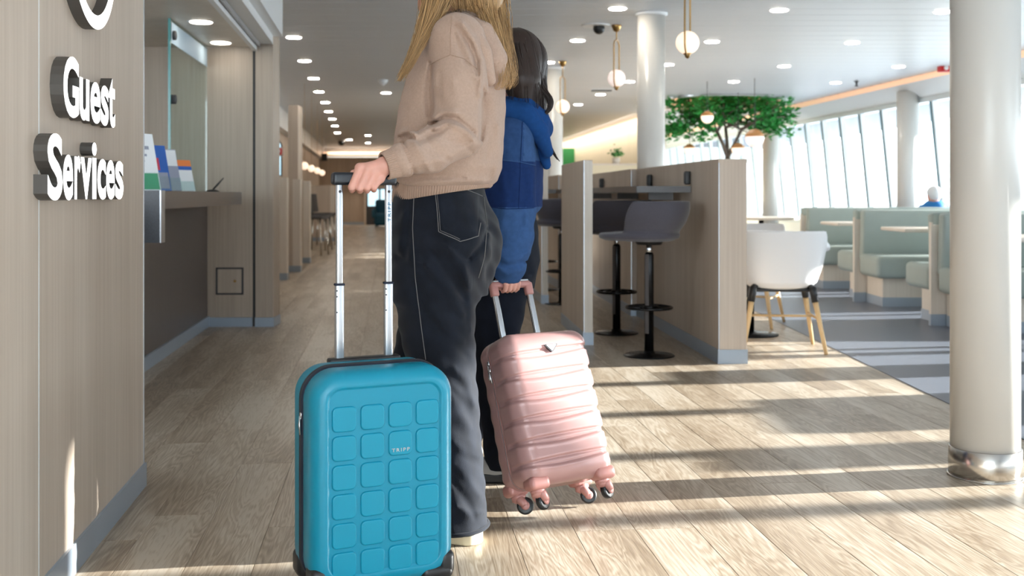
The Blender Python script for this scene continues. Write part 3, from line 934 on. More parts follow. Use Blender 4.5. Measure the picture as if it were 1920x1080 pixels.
leaf_stand('brochure_holder', 'small white brochure with orange and blue top, last on the counter', 6.28, .16, .24, .19, .25, 'paper_white', [(.80,1.0,-.5,.5,'paper_orange'),(.68,.80,-.5,.5,'paper_blue')], yaw=1.08)
pen = thing('counter_pen', 'black pen in a round base at the end of the counter', 'pen', (XF(7.15)+.20, 7.15, 1.018))
put('base', MB().lathe([(.001,0),(.045,0),(.045,.006),(.02,.016),(.001,.018)], 24), 'black_plastic', pen)
put('barrel', MB().tube([(0,0,.012),(.035,0,.05),(.075,0,.095)], [.006,.007,.004], 8), 'black_plastic', pen)

# ---- bay behind: dividers, pillar, mirror, lamps, racks
def left_div(xr, D, label, ln=.62, h=1.2, w=.085):
    X = (xr-960)*D/F
    t = thing('booth_divider', label, 'partition', (X, D, 0))
    put('panel', MB().bb(-ln, 0, 0, w, .08, h), 'oak_panel', t)
    put('end_trim', MB().bb(0, .008, -.004, w+.004, .08, h), 'oak_pale', t)
    put('front_trim', MB().bb(-.09, .0, -.006, 0, .08, h), 'oak_pale', t)
    put('plinth', MB().bb(-ln, .01, -.006, w+.006, 0, .08), 'baseboard_grey', t)
left_div(537, 12.5, 'pale low divider nearest behind the counter wall on the left')
left_div(562, 13.8, 'second pale low divider behind the counter wall on the left')
left_div(580, 15.6, 'third pale low divider on the left, before the dark chairs')
left_div(627, 23.0, 'farthest pale low divider on the left, beyond the dark chairs')
struct('wall_pillar', MB().bb(-3.0, -2.87, 14.3, 14.6, 0, 2.2).bb(-3.9, -2.88, 12.9, 13.0, 0, 2.2), 'oak_panel')
mir = thing('arched_mirror', 'narrow arched bright mirror with a dark frame on the left bay wall', 'mirror', (-2.78-.07, 12.88, 1.22))
def arch(mb, w, z0, z1, y0, y1):
    pts = [(-w, z0), (w, z0)] + [(w*math.cos(a), z1-w+w*math.sin(a)*1.0) for a in np.linspace(0, math.pi, 14)]
    i0 = len(mb.v); n = len(pts)
    for y in (y0, y1):
        for p in pts: mb.vert((p[0], y, p[1]))
    mb.face([i0+i for i in range(n)]); mb.face([i0+n+n-1-i for i in range(n)])
    for i in range(n):
        j = (i+1) % n; mb.face((i0+i, i0+n+i, i0+n+j, i0+j))
m = MB(); arch(m, .075, 0, .44, -.01, .01); put('frame', m, 'charcoal', mir)
m = MB(); arch(m, .060, .015, .425, -.014, -.01); put('glass', m, 'glass_glow', mir)  # mirror brightness put in as a glow of its own
red = thing('fire_call_point', 'small red fire call point on the left bay wall', 'call point', (at(523, 285, 12.4).x, 12.4, 1.50))
put('housing', MB().rbox((0, -.01, 0), (.07, .04, .07), .006), 'red_plastic', red)
put('plate', MB().rbox((0, -.034, 0), (.04, .01, .04), .003), 'paper_white', red)
put('wall_bracket', MB().bb(-.05, .05, .008, .06, -.05, .05).bb(-.6, -.02, .06, .10, -.06, .06), 'oak_panel', red)
for i, (x, y, D, r) in enumerate(((571, 311, 14.9, .055), (584, 316, 16.6, .055), (595, 320, 18.3, .055), (604, 324, 20.2, .055))):
    p = at(x, y, D)
    t = thing('wall_globe_lamp', ('nearest', 'second', 'third', 'farthest')[i] + ' of four small glowing globe lamps in the left bay', 'lamp', (p.x, p.y, p.z), group='globe lamps in the left bay')
    put('globe', MB().sphere((0,0,0), r, 16, 10), 'globe_glow', t)
    put('rod', MB().tube([(0,0,r),(0,0,CEIL-p.z)], .0018, 6), 'brass', t)
def rack(x, D, label):
    p = at(x, 400, D)
    t = thing('stacking_chair', label, 'chair', (p.x, D, 0), rz=1.45, group='dark chairs in the left bay')
    put('seat', MB().rbox((0, 0, .62), (.44, .42, .05), .02), 'charcoal', t)
    put('backrest', MB().rbox((0, .20, .84), (.44, .05, .36), .02, R=Matrix.Rotation(-.12, 4, 'X')), 'charcoal', t)
    for sx in (-1, 1):
        for sy in (-1, 1):
            put('leg', MB().tube([(sx*.17, sy*.16, .61), (sx*.2, sy*.19, 0)], .014, 8), 'steel', t)
rack(588, 17.6, 'dark chair with steel legs in the left bay, nearest of three')
rack(597, 19.2, 'dark chair with steel legs in the left bay, middle of three')
rack(606, 20.9, 'dark chair with steel legs in the left bay, farthest of three')
ex = thing('hanging_sign', 'small dark sign hanging from the ceiling far down the corridor', 'sign', (at(608, 297, 29).x, 29, 1.92))
put('panel', MB().bb(-.08, .08, -.02, .02, 0, .2), 'black_plastic', ex)
put('rod', MB().bb(-.05, -.04, -.005, .005, .2, CEIL-1.92).bb(.04, .05, -.005, .005, .2, CEIL-1.92), 'aluminium', ex)
ac = thing('teal_armchair', 'dark teal armchair in front of the lit far doorway', 'chair', (at(722, 400, 33).x, 33, 0))
put('seat', MB().rbox((0, 0, .25), (.62, .6, .38), .08), 'teal_dark', ac)
put('backrest', MB().rbox((0, .22, .6), (.66, .18, .5), .08), 'teal_dark', ac)
for sx in (-1, 1): put('armrest', MB().rbox((sx*.33, 0, .42), (.12, .6, .28), .05), 'teal_dark', ac)
for sx in (-1, 1):
    for sy in (-1, 1): put('leg', MB().tube([(sx*.24, sy*.22, .08), (sx*.26, sy*.24, 0)], .02, 8), 'black_metal', ac)
# ================================================================== COLUMNS
def column(name, label, c, r, h, collar=True, cap=False):
    t = thing(name, label, 'column', (c[0], c[1], 0))
    prof = [(r, .0), (r, h)]
    put('shaft', MB().lathe(prof, 64), 'column_paint', t)
    if collar:
        put('collar', MB().lathe([(r+.004, .004), (r+.006, .006), (r+.006, .102), (r+.002, .104)], 64), 'steel', t)
        put('foot_ring', MB().lathe([(r+.001, 0), (r+.012, 0), (r+.012, .004), (r+.001, .006)], 64), 'steel', t)
    if cap:
        put('cap_ring', MB().lathe([(r+.001, h-.03), (r+.02, h-.02), (r+.02, h-.001)], 48), 'white_paint', t)
    return t
column('column', 'round white column with a steel collar standing nearest on the plank floor', (1.685, 3.80), .1165, CEIL)
column('column', 'round white column rising behind the half wall beside the brass pendants', (1.187, 9.10), .118, CEIL, cap=True)
column('column', 'round white column behind the dark-haired girl, partly hidden by her', (.50, 13.0), .118, CEIL, cap=True)
column('column', 'round white column at the windows left of the seated man', (5.38, 14.5), .145, 2.40, collar=False)
column('column', 'round white column far off behind the white chair, below the tree', (4.53, 18.7), .14, CEIL, collar=False)

# ================================================================== BAR AND STOOLS
bar = thing('bar_shelf', 'long dark grey bar shelf fixed along the half wall above the stools', 'shelf', (XH(7.8)-.2, 7.8, 1.0))
m = MB(); m.prism([(XH(6.96)-.36, 6.96), (XH(6.96)-.006, 6.96), (XH(8.8)-.006, 8.8), (XH(8.8)-.36, 8.8)], 1.014, 1.056); put('board', m, 'counter_stone', bar, world=True)
m = MB(); f2 = lambda D: XH(D)-.055
m.prism([(XH(8.8)-.36, 8.805), (f2(8.8), 8.805), (f2(11.35), 11.35), (XH(11.35)-.36, 11.35)], 1.014, 1.056); put('board', m, 'counter_stone', bar, world=True)
m = MB(); m.prism([(.2, 11.41), (.49, 11.41), (-.03, 16), (-.35, 16)], 1.014, 1.056); put('board', m, 'counter_stone', bar, world=True)
for Dk in (7.25, 8.45, 9.7, 10.9):
    m = MB(); m.prism([(XH(Dk)-.22, Dk), (XH(Dk)-.055, Dk), (XH(Dk)-.055, Dk+.05), (XH(Dk)-.22, Dk+.05)], .965, 1.014); put('bracket', m, 'counter_stone', bar, world=True)
for i, (D, nm) in enumerate(((7.0, 'nearest the end of the half wall'), (8.2, 'above the second stool'), (10.2, 'farthest along the half wall'))):
    f = (XH(D) if D < 8.8 else XH(D)-.045)
    t = thing('wall_socket', 'black upright socket box on the half wall, ' + nm, 'socket', (f, D, 1.065))
    put('box', MB().rbox((-.02, 0, .045), (.036, .05, .088), .006), 'black_plastic', t)
    put('plate', MB().rbox((-.039, 0, .045), (.004, .036, .07), .0015), 'charcoal', t)

def stool(loc, rz, label, first=[None]):
    if first[0] is not None:
        return dup(first[0], loc=loc, rz=rz, label=label)
    t = thing('bar_stool', label, 'stool', loc, rz, group='grey shell bar stools at the half wall')
    # local: front of the seat towards -x
    S = SDF((-.34, -.30, .62), (.30, .30, 1.02), .007)
    bowl = S.ell((-.02, 0, .93), (.27, .265, .235))
    # flatten the seat: lower bound
    bowl = np.maximum(bowl, .725 - S.Z + 0.10*np.clip((-.05-S.X), 0, 1)**1 * -0.6)
    shell = np.maximum(bowl, -(bowl + .028))
    rim = .955 - .0*S.X
    t_ = np.clip((S.X + .10)/.14, 0, 1); t_ = t_*t_*(3-2*t_)
    rim = .755 + t_*.205
    shell = np.maximum(shell, S.Z - rim)
    S.add(shell)
    pan = S.column([(.716, -.07, 0, .20, .19), (.732, -.07, 0, .235, .225), (.752, -.07, 0, .24, .23), (.762, -.07, 0, .225, .215)], (1, 0), (0, 1), 2.6)
    S.add(pan, .035)
    sdf_obj('seat_shell', [S.mesh()], 'grey_felt', t, world=False, relax=3)
    put('under_plate', MB().lathe([(.001,.690),(.075,.690),(.09,.712),(.09,.722)], 24), 'black_plastic', t)
    put('gas_shaft', MB().lathe([(.018,.62),(.018,.70)], 20), 'chrome', t)
    put('post', MB().lathe([(.029,.02),(.029,.625),(.024,.64)], 28), 'black_metal', t)
    put('post_inlay', MB().bb(-.012, .012, -.0305, -.026, .14, .63), 'counter_stone', t)
    put('base_plate', MB().lathe([(.001,0),(.158,0),(.160,.004),(.150,.010),(.04,.016),(.034,.03),(.03,.032)], 48), 'black_metal', t)
    m = MB()
    ring = [(.14*math.cos(a), .14*math.sin(a), .30) for a in np.linspace(0, 2*math.pi, 41)]
    m.tube(ring, .009, 8, cap=False)
    put('foot_ring', m, 'black_metal', t)
    m = MB()
    for a in (0, math.pi/2, math.pi, 1.5*math.pi): m.tube([(.025*math.cos(a), .025*math.sin(a), .30), (.14*math.cos(a), .14*math.sin(a), .30)], .007, 8)
    m.lathe([(.031,.285),(.036,.288),(.036,.312),(.031,.315)], 24)
    put('foot_spokes', m, 'black_metal', t)
    first[0] = t
    return t
g1 = ground(1217, 667)
stool((g1.x, g1.y, 0), -.62, 'grey felt bar stool in full view, nearest to the end of the half wall')
g2 = ground(1147, 625)
stool((g2.x+.035, g2.y, 0), -.85, 'grey bar stool half hidden behind the first wood divider panel')
stool((.455, 9.76, 0), -1.15, 'grey bar stool seen in the gap left of the first divider panel')
stool((.33, 11.2, 0), -.4, 'farthest grey bar stool, seen just behind the denim-clad girl')

def partition(D0, D1, label, z=1.23):
    X0 = .479 - .078*(D0-7.1); X1 = .479 - .078*(D1-7.1); th = .057
    t = thing('divider_panel', label, 'partition', (X0, D0, 0))
    put('panel', MB().prism([(X0, D0), (X0+th, D0), (X1+th, D1), (X1, D1)], .083, z), 'oak_panel', t, world=True)
    put('edge_trim', MB().prism([(X0-.002, D0-.006), (X0+.0025, D0-.006), (X0+.0025, D0+.002), (X0-.002, D0+.002)], .083, z), 'aluminium', t, world=True)
    put('edge_band', MB().prism([(X0+.003, D0-.004), (X0+th, D0-.004), (X0+th, D0), (X0+.003, D0)], .083, z-.004), 'oak_pale', t, world=True)
    put('plinth', MB().prism([(X0-.006, D0-.008), (X0+th+.006, D0-.008), (X1+th+.006, D1), (X1-.006, D1)], 0, .083), 'baseboard_grey', t, world=True)
partition(7.1, 8.3, 'upright wood divider panel between corridor and stools, beside the pink suitcase')
partition(9.75, 10.9, 'farther wood divider panel, seen behind the girl in blue')

# ================================================================== CAFE CHAIR AND TABLES
def cafe_chair(loc, rz, label, first=[None]):
    if first[0] is not None: return dup(first[0], loc=loc, rz=rz, label=label)
    t = thing('armchair', label, 'chair', loc, rz, group='white shell armchairs with wooden legs')
    # local: chair faces +y, back at -y
    S = SDF((-.36, -.36, .36), (.36, .36, .86), .008)
    def bowl(o):
        q = S.column([(.395, 0, .0, .16-o, .15-o), (.41, 0, .0, .20-o, .19-o), (.44, 0, .0, .232-o, .22-o), (.55, 0, -.01, .268-o, .245-o), (.66, 0, -.02, .288-o, .265-o), (.80, 0, -.035, .295-o, .275-o)], (1, 0), (0, 1), 2.7)
        return q
    b = bowl(0.0)
    inner = S.column([(.43, 0, .0, .19, .185), (.46, 0, .0, .215, .205), (.55, 0, -.01, .256, .233), (.66, 0, -.02, .276, .253), (.82, 0, -.035, .283, .263)], (1, 0), (0, 1), 2.7)
    d = np.maximum(b, -inner)
    tt = np.clip((S.Y + .22)/.20, 0, 1); tt = tt*tt*(3-2*tt)
    t2 = np.clip((S.Y - .10)/.12, 0, 1); t2 = t2*t2*(3-2*t2)
    rim = .775 - tt*.12 - t2*.20
    d = np.maximum(d, S.Z - rim)
    S.add(d)
    # arms curl outward
    for s in (-1, 1): S.add(S.path([(s*.285, -.10, .672), (s*.305, .02, .655), (s*.29, .12, .648)], [.018, .024, .016]), .02)
    sdf_obj('shell', [S.mesh()], 'white_plastic', t, world=False, relax=3)
    put('under_frame', MB().rbox((0, 0, .393), (.34, .32, .02), .008), 'black_plastic', t)
    for sx in (-1, 1):
        for sy in (-1, 1):
            top = Vector((sx*.185, sy*.165, .40)); bot = Vector((sx*.255, sy*.235, 0))
            l = put('leg', MB().tube([top.lerp(bot, .12), bot], [.019, .011], 12), 'beech', t)
            put('socket', MB().tube([Vector((sx*.165, sy*.145, .425)), top.lerp(bot, -.02), top.lerp(bot, .20)], [.018, .024, .0215], 12), 'black_plastic', l)
    for sx in (-1, 1): put('stretcher', MB().tube([(sx*.216, -.197, .215), (sx*.216, .197, .215)], .008, 8), 'beech', t)
    put('stretcher', MB().tube([(-.216, .0, .215), (.216, .0, .215)], .008, 8), 'beech', t)
    first[0] = t
    return t
cafe_chair((1.735, 6.93, 0), -.10, 'white shell armchair with beech legs, its back to us beside the half wall')
cafe_chair((1.80, 8.25, 0), 2.7, 'second white shell armchair, behind the first and facing it across the table')

def ped_table(c, w, d, label, h=.735, top='white_plastic', round_=True):
    t = thing('cafe_table', label, 'table', (c[0], c[1], 0))
    if round_: put('tabletop', MB().lathe([(w-.01, h-.03), (w, h-.022), (w, h-.006), (w-.006, h)], 48), top, t)
    else: put('tabletop', MB().rbox((0, 0, h-.015), (w*2, d*2, .03), .01), top, t)
    put('stem', MB().lathe([(.03, .02), (.03, h-.03)], 20), 'black_metal', t)
    put('foot', MB().lathe([(.001, 0), (.20, 0), (.20, .008), (.05, .02), (.03, .03)], 32), 'black_metal', t)
ped_table((1.70, 7.62), .36, .36, 'round white table on a black stem in front of the white armchair')
ped_table((2.85, 12.2), .42, .42, 'round pale table farther off, left of the green booths', h=.745, top='oak_pale')

# ================================================================== BOOTHS
def bench(name, D, sgn, label, x0=3.2, x1=4.95):
    """upholstered bench against a divider at depth D, facing sgn (-1 = towards the camera)"""
    t = thing(name, label, 'bench', (x0, D, 0))
    xm = (x0+x1)/2 - x0; L = x1-x0
    put('back_cushion', MB().rbox((xm+.015, sgn*.092, .625), (L-.02, .11, .47), .025, R=Matrix.Rotation(-sgn*.08, 4, 'X')), 'sage_leather', t)
    put('seat_cushion', MB().rbox((xm+.005, sgn*.335, .36), (L, .50, .20), .045, 4), 'sage_leather', t)
    put('base', MB().bb(.10, L, sgn*.03 if sgn > 0 else -.46, .46 if sgn > 0 else -.03, .085, .28), 'oak_pale', t)
    put('plinth', MB().bb(.095, L, sgn*.03 if sgn > 0 else -.465, .465 if sgn > 0 else -.03, 0, .085), 'baseboard_grey', t)
    return t
def booth_wall(D, label, x0=3.2, x1=4.95):
    t = thing('booth_divider', label, 'partition', (x0, D, 0))
    put('panel', MB().bb(0, x1-x0, -.016, .016, .09, .77), 'oak_pale', t)
    put('end_post', MB().bb(-.014, 0, -.02, .02, .09, .79), 'oak_pale', t)
    put('plinth', MB().bb(-.016, x1-x0, -.022, .022, 0, .09), 'baseboard_grey', t)
ordn = {8.13: 'nearest the big column', 9.95: 'in the middle of the row', 11.77: 'at the far end of the row'}
for D in (8.13, 9.95, 11.77):
    booth_wall(D, 'thin wood divider between green booth benches, ' + ordn[D])
    bench('booth_bench', D, -1, 'sage green booth bench facing us, ' + ordn[D])
    bench('booth_bench', D, 1, 'sage green booth bench with its back to us, ' + ordn[D])
for D, nm in ((7.22, 'nearest, cut off by the picture edge beyond the column'), (9.04, 'between the nearest two bench dividers'), (10.86, 'between the farther two bench dividers')):
    t = thing('booth_table', 'pale wood booth table, ' + nm, 'table', (3.2, D, 0))
    put('tabletop', MB().rbox((.72, 0, .705), (1.40, .58, .032), .012), 'oak_pale', t)
    put('stem', MB().bb(1.15, 1.23, -.03, .03, .02, .69), 'black_metal', t)
    put('foot', MB().bb(1.0, 1.38, -.2, .2, 0, .02), 'black_metal', t)

# ================================================================== TREE, PENDANTS, SMALL CEILING THINGS
tree = thing('indoor_tree', 'leafy green indoor tree rising under the round ceiling opening', 'tree', (TREE.x+.12, 17.6, 0))
B = Vector((at(1364, 295, 17.6).x, 17.6, 0))
trunk = MB()
fork = Vector((B.x+.0, 17.6, 1.62))
trunk.tube([B, B+Vector((.01,0,.8)), fork], [.06, .05, .042], 10)
rng = random.Random(3)
tips = []
def branch(p, q, r0, r1, depth):
    mid = p.lerp(q, .5) + Vector((rng.uniform(-.05,.05), rng.uniform(-.05,.05), .03))
    trunk.tube([p, mid, q], [r0, (r0+r1)/2, r1], 7)
    if depth > 0:
        for k in range(3):
            d = (q-p).normalized() + Vector((rng.uniform(-1.1,1.1), rng.uniform(-1.1,1.1), rng.uniform(-.35,.5)))
            branch(q, q + d.normalized()*rng.uniform(.30,.5), r1, r1*.5, depth-1)
    else: tips.append(q)
for q in ((-.16,.05,.42),(.22,-.05,.45),(.02,.25,.5)):
    e = fork + Vector(q)
    trunk.tube([fork, fork.lerp(e,.5)+Vector((.01,0,.0)), e], [.036,.03,.026], 8)
    for k in range(5):
        a = rng.uniform(0, 2*math.pi)
        branch(e, e + Vector((math.cos(a)*.5, math.sin(a)*.45, rng.uniform(.0,.34))), .02, .011, 1)
put('trunk', trunk, 'bark', tree, world=True)
lf = MB()
def leafquad(mb, c, s, rng):
    a = rng.uniform(0, 2*math.pi); tl = rng.uniform(-.7, .7)
    d = Vector((math.cos(a), math.sin(a), tl)).normalized()
    w = d.cross(Vector((rng.uniform(-.5,.5), rng.uniform(-.5,.5), 1))).normalized()
    n = d.cross(w)
    p = [c, c+d*s*.3+w*s*.30+n*.1*s, c+d*s*.7+w*s*.26+n*.1*s, c+d*s, c+d*s*.7-w*s*.26+n*.1*s, c+d*s*.3-w*s*.30+n*.1*s]
    i = [mb.vert(q) for q in p]
    mb.face((i[0], i[1], i[2], i[3])); mb.face((i[0], i[3], i[4], i[5]))
cx, cz = at(1360, 222, 17.6).x, at(1360, 222, 17.6).z
for n in range(5600):
    # clumped crown: wide, flat, thin below in the middle, heavier at the right
    cl = rng.choice(CL) if n and 'CL' in globals() else None
    if not n:
        CL = []
        for i in range(95):
            u, v, w = rng.gauss(0, .50), rng.gauss(0, .42), rng.gauss(.10, .19)
            u = max(-1.02, min(1.0, u*1.15)); w = max(-.30, min(.42, w + .10))
            if w < -.02 and -.15 < u < .35: w += .2
            CL.append(Vector((cx+u, 17.6+v, cz+w)))
        for i in range(16): CL.append(Vector((cx+.72+rng.gauss(0,.16), 17.5+rng.gauss(0,.2), cz+rng.gauss(-.08,.13))))
        for i in range(7): CL.append(Vector((cx-.80+rng.gauss(0,.12), 17.5+rng.gauss(0,.2), cz+rng.gauss(-.20,.07))))
        cl = CL[0]
    c = cl + Vector((rng.gauss(0,.07), rng.gauss(0,.07), rng.gauss(0,.06)))
    leafquad(lf, c, rng.uniform(.07,.115), rng)
o = put('foliage', lf, 'leaf', tree, world=True, kind='stuff')
put('planter', MB().rbox((B.x, 17.6, .25), (.7, .7, .5), .03), 'planter', tree, world=True)

def ring_pendant(x, yg, D, label, ytop=None, glow='globe_glow'):
    p = at(x, yg, D); r = .080
    t = thing('ring_pendant', label, 'lamp', (p.x, p.y, p.z), group='brass loop pendants over the half wall')
    put('globe', MB().sphere((0,0,0), r, 32, 20), glow, t)
    up = .30
    pts = [(.027, -r-.005, -.05), (.027, -r-.006, .05), (.027, -.07, up-.04)]
    loop = []
    for a in np.linspace(0, math.pi, 15): loop.append((-.028*math.cos(a)*1.0, 0, up+.03*math.sin(a)))
    path = [(-.028, 0, -r-.012), (-.028, 0, 0)] + loop + [(.028, 0, 0), (.028, 0, -r-.012)]
    rot = Matrix.Rotation(1.2, 4, 'Z')
    path = []
    w = r+.008
    for a in np.linspace(-math.pi/2, 0, 8): path.append(rot @ Vector((w*math.cos(a), 0, w*math.sin(a)*1.05)))
    for a in np.linspace(0, math.pi, 13): path.append(rot @ Vector((w*math.cos(a)*(1-.0*a), 0, up+.05*math.sin(a))))
    for a in np.linspace(math.pi, 1.5*math.pi, 8): path.append(rot @ Vector((w*math.cos(a), 0, w*math.sin(a)*1.05)))
    # narrow loop: squeeze above the globe
    path = [Vector((q.x*1.0, q.y*1.0, q.z)) for q in path]
    put('loop', MB().tube(path, .0065, 8), 'brass', t)
    put('finial', MB().lathe([(.004,-r-.03),(.016,-r-.02),(.02,-r-.006),(.03,-r+.006)], 16), 'brass', t)
    put('stem', MB().tube([(0,0,up+.05),(0,0,CEIL-p.z-.02)], .006, 8), 'brass', t)
    put('ceiling_rose', MB().lathe([(.008,CEIL-p.z-.065),(.03,CEIL-p.z-.05),(.045,CEIL-p.z-.012),(.045,CEIL-p.z)], 24), 'brass', t)
ring_pendant(1289, 80, 7.35, 'largest white globe pendant on a tall brass loop, over the half wall end')
ring_pendant(1156, 147, 9.75, 'middle white globe pendant on a brass loop, left of the big rear column', glow='globe_dim')
ring_pendant(1055, 200, 12.4, 'smallest globe pendant on a brass loop, beside the dark-haired girl')

def wood_pendant(x, y, D, r, label, lit):
    p = at(x, y, D)
    t = thing('wood_pendant', label, 'lamp', (p.x, p.y, p.z), group='wood-capped pendants around the tree')
    put('diffuser', MB().lathe([(.02,-r*.95),(r*.5,-r*.86),(r*.85,-r*.5),(r,-.0),(r*.98,.02)], 28), 'globe_glow' if lit else 'globe_dim', t)
    put('wood_cap', MB().lathe([(r*.99,.02),(r*.98,.05),(r*.86,r*.5),(r*.5,r*.86),(.02,r*.97)], 28), 'wood_cap', t)
    put('cord', MB().tube([(0,0,r*.95),(0,0,CEIL-p.z)], .004, 6), 'black_plastic', t)
wood_pendant(1415, 259, 14.2, .125, 'wood-capped white pendant at the right edge of the tree crown', False)
wood_pendant(1384, 280, 16.2, .10, 'small wood-capped pendant just right of the tree trunk', True)
wood_pendant(1326, 220, 14.6, .085, 'wood-capped pendant hanging inside the left half of the tree crown', True)
wood_pendant(1293, 280, 17.0, .09, 'lowest wood-capped pendant, between the rear column and the trunk', True)

dl_first = None
DL = [(1158,16,'downlight at the top of the ceiling, just left of the rear column cap'), (1083,76,'downlight below the dome camera, left of the middle pendant'), (1028,117,'downlight just right of the dark-haired head'),
      (1461,19,'downlight at the top of the ceiling, right of the largest pendant'), (1335,78,'downlight beside the largest globe pendant'), (1252,121,'downlight touching the right side of the rear column'),
      (1598,80,'downlight midway between the largest pendant and the big near column'), (1470,124,'downlight above the right part of the tree'), (1768,22,'downlight at the top, against the big near column'),
      (1685,125,'downlight left of the red fire alarm'), (1567,155,'small downlight left of the sprinkler head'), (1376,153,'downlight directly above the tree crown'),
      (1180,153,'small downlight right of the middle globe pendant'), (1126,177,'small downlight below the middle globe pendant'), (1084,196,'small downlight right of the smallest pendant')]
for i_, (x_, y_) in enumerate(((551,70),(571,114),(588,147),(598,172),(610,192),(616,209),(623,223),(628,236))):
    DL.append((x_, y_, ('nearest', 'second', 'third', 'fourth', 'fifth', 'sixth', 'seventh', 'eighth')[i_] + ' downlight in the row along the left side of the corridor'))
for i_, (x_, y_) in enumerate(((633,249),(690,254),(750,259),(655,262),(690,268),(800,272))):
    DL.append((x_, y_, ('left one nearest', 'middle one nearest', 'right one nearest', 'left one', 'middle one', 'right one')[i_] + (' of the three tiny' if i_ < 3 else ' of the three farthest tiny') + ' downlights at the far end of the corridor'))
DL.append((724,174,'lone downlight over the middle of the corridor, below the smoke detector'))
def downlight(X, Y, zc=CEIL, power=2.6, label='round recessed downlight in the white ceiling', group='recessed ceiling downlights', r=.072):
    global dl_first
    if dl_first is None:
        t = thing('downlight', label, 'light', (X, Y, zc), group=group)
        put('rim', MB().lathe([(r+.001,-.0015),(r+.012,-.0025),(r+.016,0)], 28), 'white_paint', t)
        put('lens', MB().lathe([(.001,-.0060),(r-.004,-.0060),(r+.001,-.001)], 28), 'lamp_glow', t)
        dl_first = t
    else:
        t = dup(dl_first, loc=(X, Y, zc), rz=0, label=label); t['group'] = group
    if zc < CEIL:
        for c in kids(t):
            if c.name.startswith('lens'):
                c.data = c.data.copy(); c.data.materials[0] = MATS['lamp_dim']
    return t
for (x, y, lb) in DL:
    p = ground(x, y, CEIL); downlight(p.x, p.y, label=lb)
for n, (x, y) in enumerate(((377, 41), (414, 80))):
    p = ground(x, y, 2.12); downlight(p.x, p.y, 2.12, 1.6, ('nearer', 'farther')[n] + ' of two downlights in the recess ceiling above the counter', 'recess downlights')

p = ground(1117, 47, CEIL)
t = thing('dome_camera', 'black dome security camera on the ceiling above the blonde woman', 'camera', (p.x, p.y, CEIL))
put('mount', MB().lathe([(.12,-.012),(.13,0)], 32), 'white_paint', t)
put('dome', MB().sphere((.03, 0, -.03), .055, 20, 12), 'black_plastic', t)
p = ground(640, 262, CEIL)
t = thing('dome_camera', 'small dark camera on the corridor ceiling far down on the left', 'camera', (p.x, p.y, CEIL))
put('mount', MB().lathe([(.12,-.03),(.13,0)], 24), 'white_paint', t)
put('dome', MB().sphere((0, 0, -.08), .09, 16, 10), 'black_plastic', t)
p = ground(718, 150, CEIL)
t = thing('smoke_detector', 'white smoke detector on the ceiling over the corridor', 'detector', (p.x, p.y, CEIL))
put('body', MB().lathe([(.03,-.06),(.045,-.05),(.06,-.02),(.065,0)], 24), 'white_paint', t)
put('sensor', MB().lathe([(.012,-.08),(.02,-.075),(.025,-.06)], 16), 'white_plastic', t)
p = ground(1606, 152, CEIL)
t = thing('sprinkler', 'small dark sprinkler head on the ceiling near the windows', 'sprinkler', (p.x, p.y, CEIL))
put('stem', MB().lathe([(.012,-.06),(.016,-.02),(.04,0)], 14), 'charcoal', t)
put('deflector', MB().lathe([(.002,-.075),(.028,-.07),(.028,-.064),(.004,-.06)], 14), 'charcoal', t)
p = at(1771, 128, 12.9)
t = thing('fire_alarm', 'red fire alarm sounder below the ceiling edge by the windows', 'alarm', (p.x, p.y, p.z))
put('base', MB().rbox((0, 0, 0), (.15, .10, .09), .015), 'red_plastic', t)
put('lens', MB().sphere((0, -.05, 0), .028, 14, 8), 'paper_white', t)
put('hanger', MB().bb(-.03, .03, -.02, .02, .04, CEIL-p.z), 'white_paint', t)
p = ground(1128, 168, CEIL)
t = thing('vent_grille', 'slim dark air vent in the ceiling behind the middle pendant', 'vent', (p.x, p.y, CEIL))
put('frame', MB().bb(-.17, .17, -.12, .12, -.012, 0), 'white_paint', t)
for i in range(5): put('slat', MB().bb(-.15, .15, -.09+i*.04, -.07+i*.04, -.018, -.012), 'charcoal', t)

# far plants and poster
t = thing('green_wall_panel', 'upright dark green panel far down the hall beside the column', 'panel', (at(1068, 290, 29.5).x, 29.5, 0))
put('panel', MB().bb(-.19, .19, -.03, .03, .9, 2.28), 'green_poster', t)
put('stand', MB().bb(-.19, .19, -.05, .05, 0, .9), 'cream_panel', t)
t = thing('cream_cabinet', 'cream cabinet far behind the half wall carrying a small plant', 'cabinet', (at(1155, 320, 19.4).x, 19.4, 0))
put('body', MB().bb(-.45, .45, -.2, .2, 0, 1.53), 'cream_panel', t)
put('top', MB().bb(-.47, .47, -.22, .22, 1.53, 1.56), 'oak_pale', t)
q = at(1155, 302, 19.3)
t = thing('potted_plant', 'small green potted plant on the cream cabinet far behind the stools', 'plant', (q.x, 19.3, 1.56))
put('pot', MB().lathe([(.05,0),(.065,.02),(.07,.11)], 16), 'planter', t)
m = MB()
for i in range(120): leafquad(m, Vector((rng.gauss(0,.05), rng.gauss(0,.05), .15+abs(rng.gauss(0,.06)))), .06, rng)
put('foliage', m, 'leaf', t, kind='stuff')
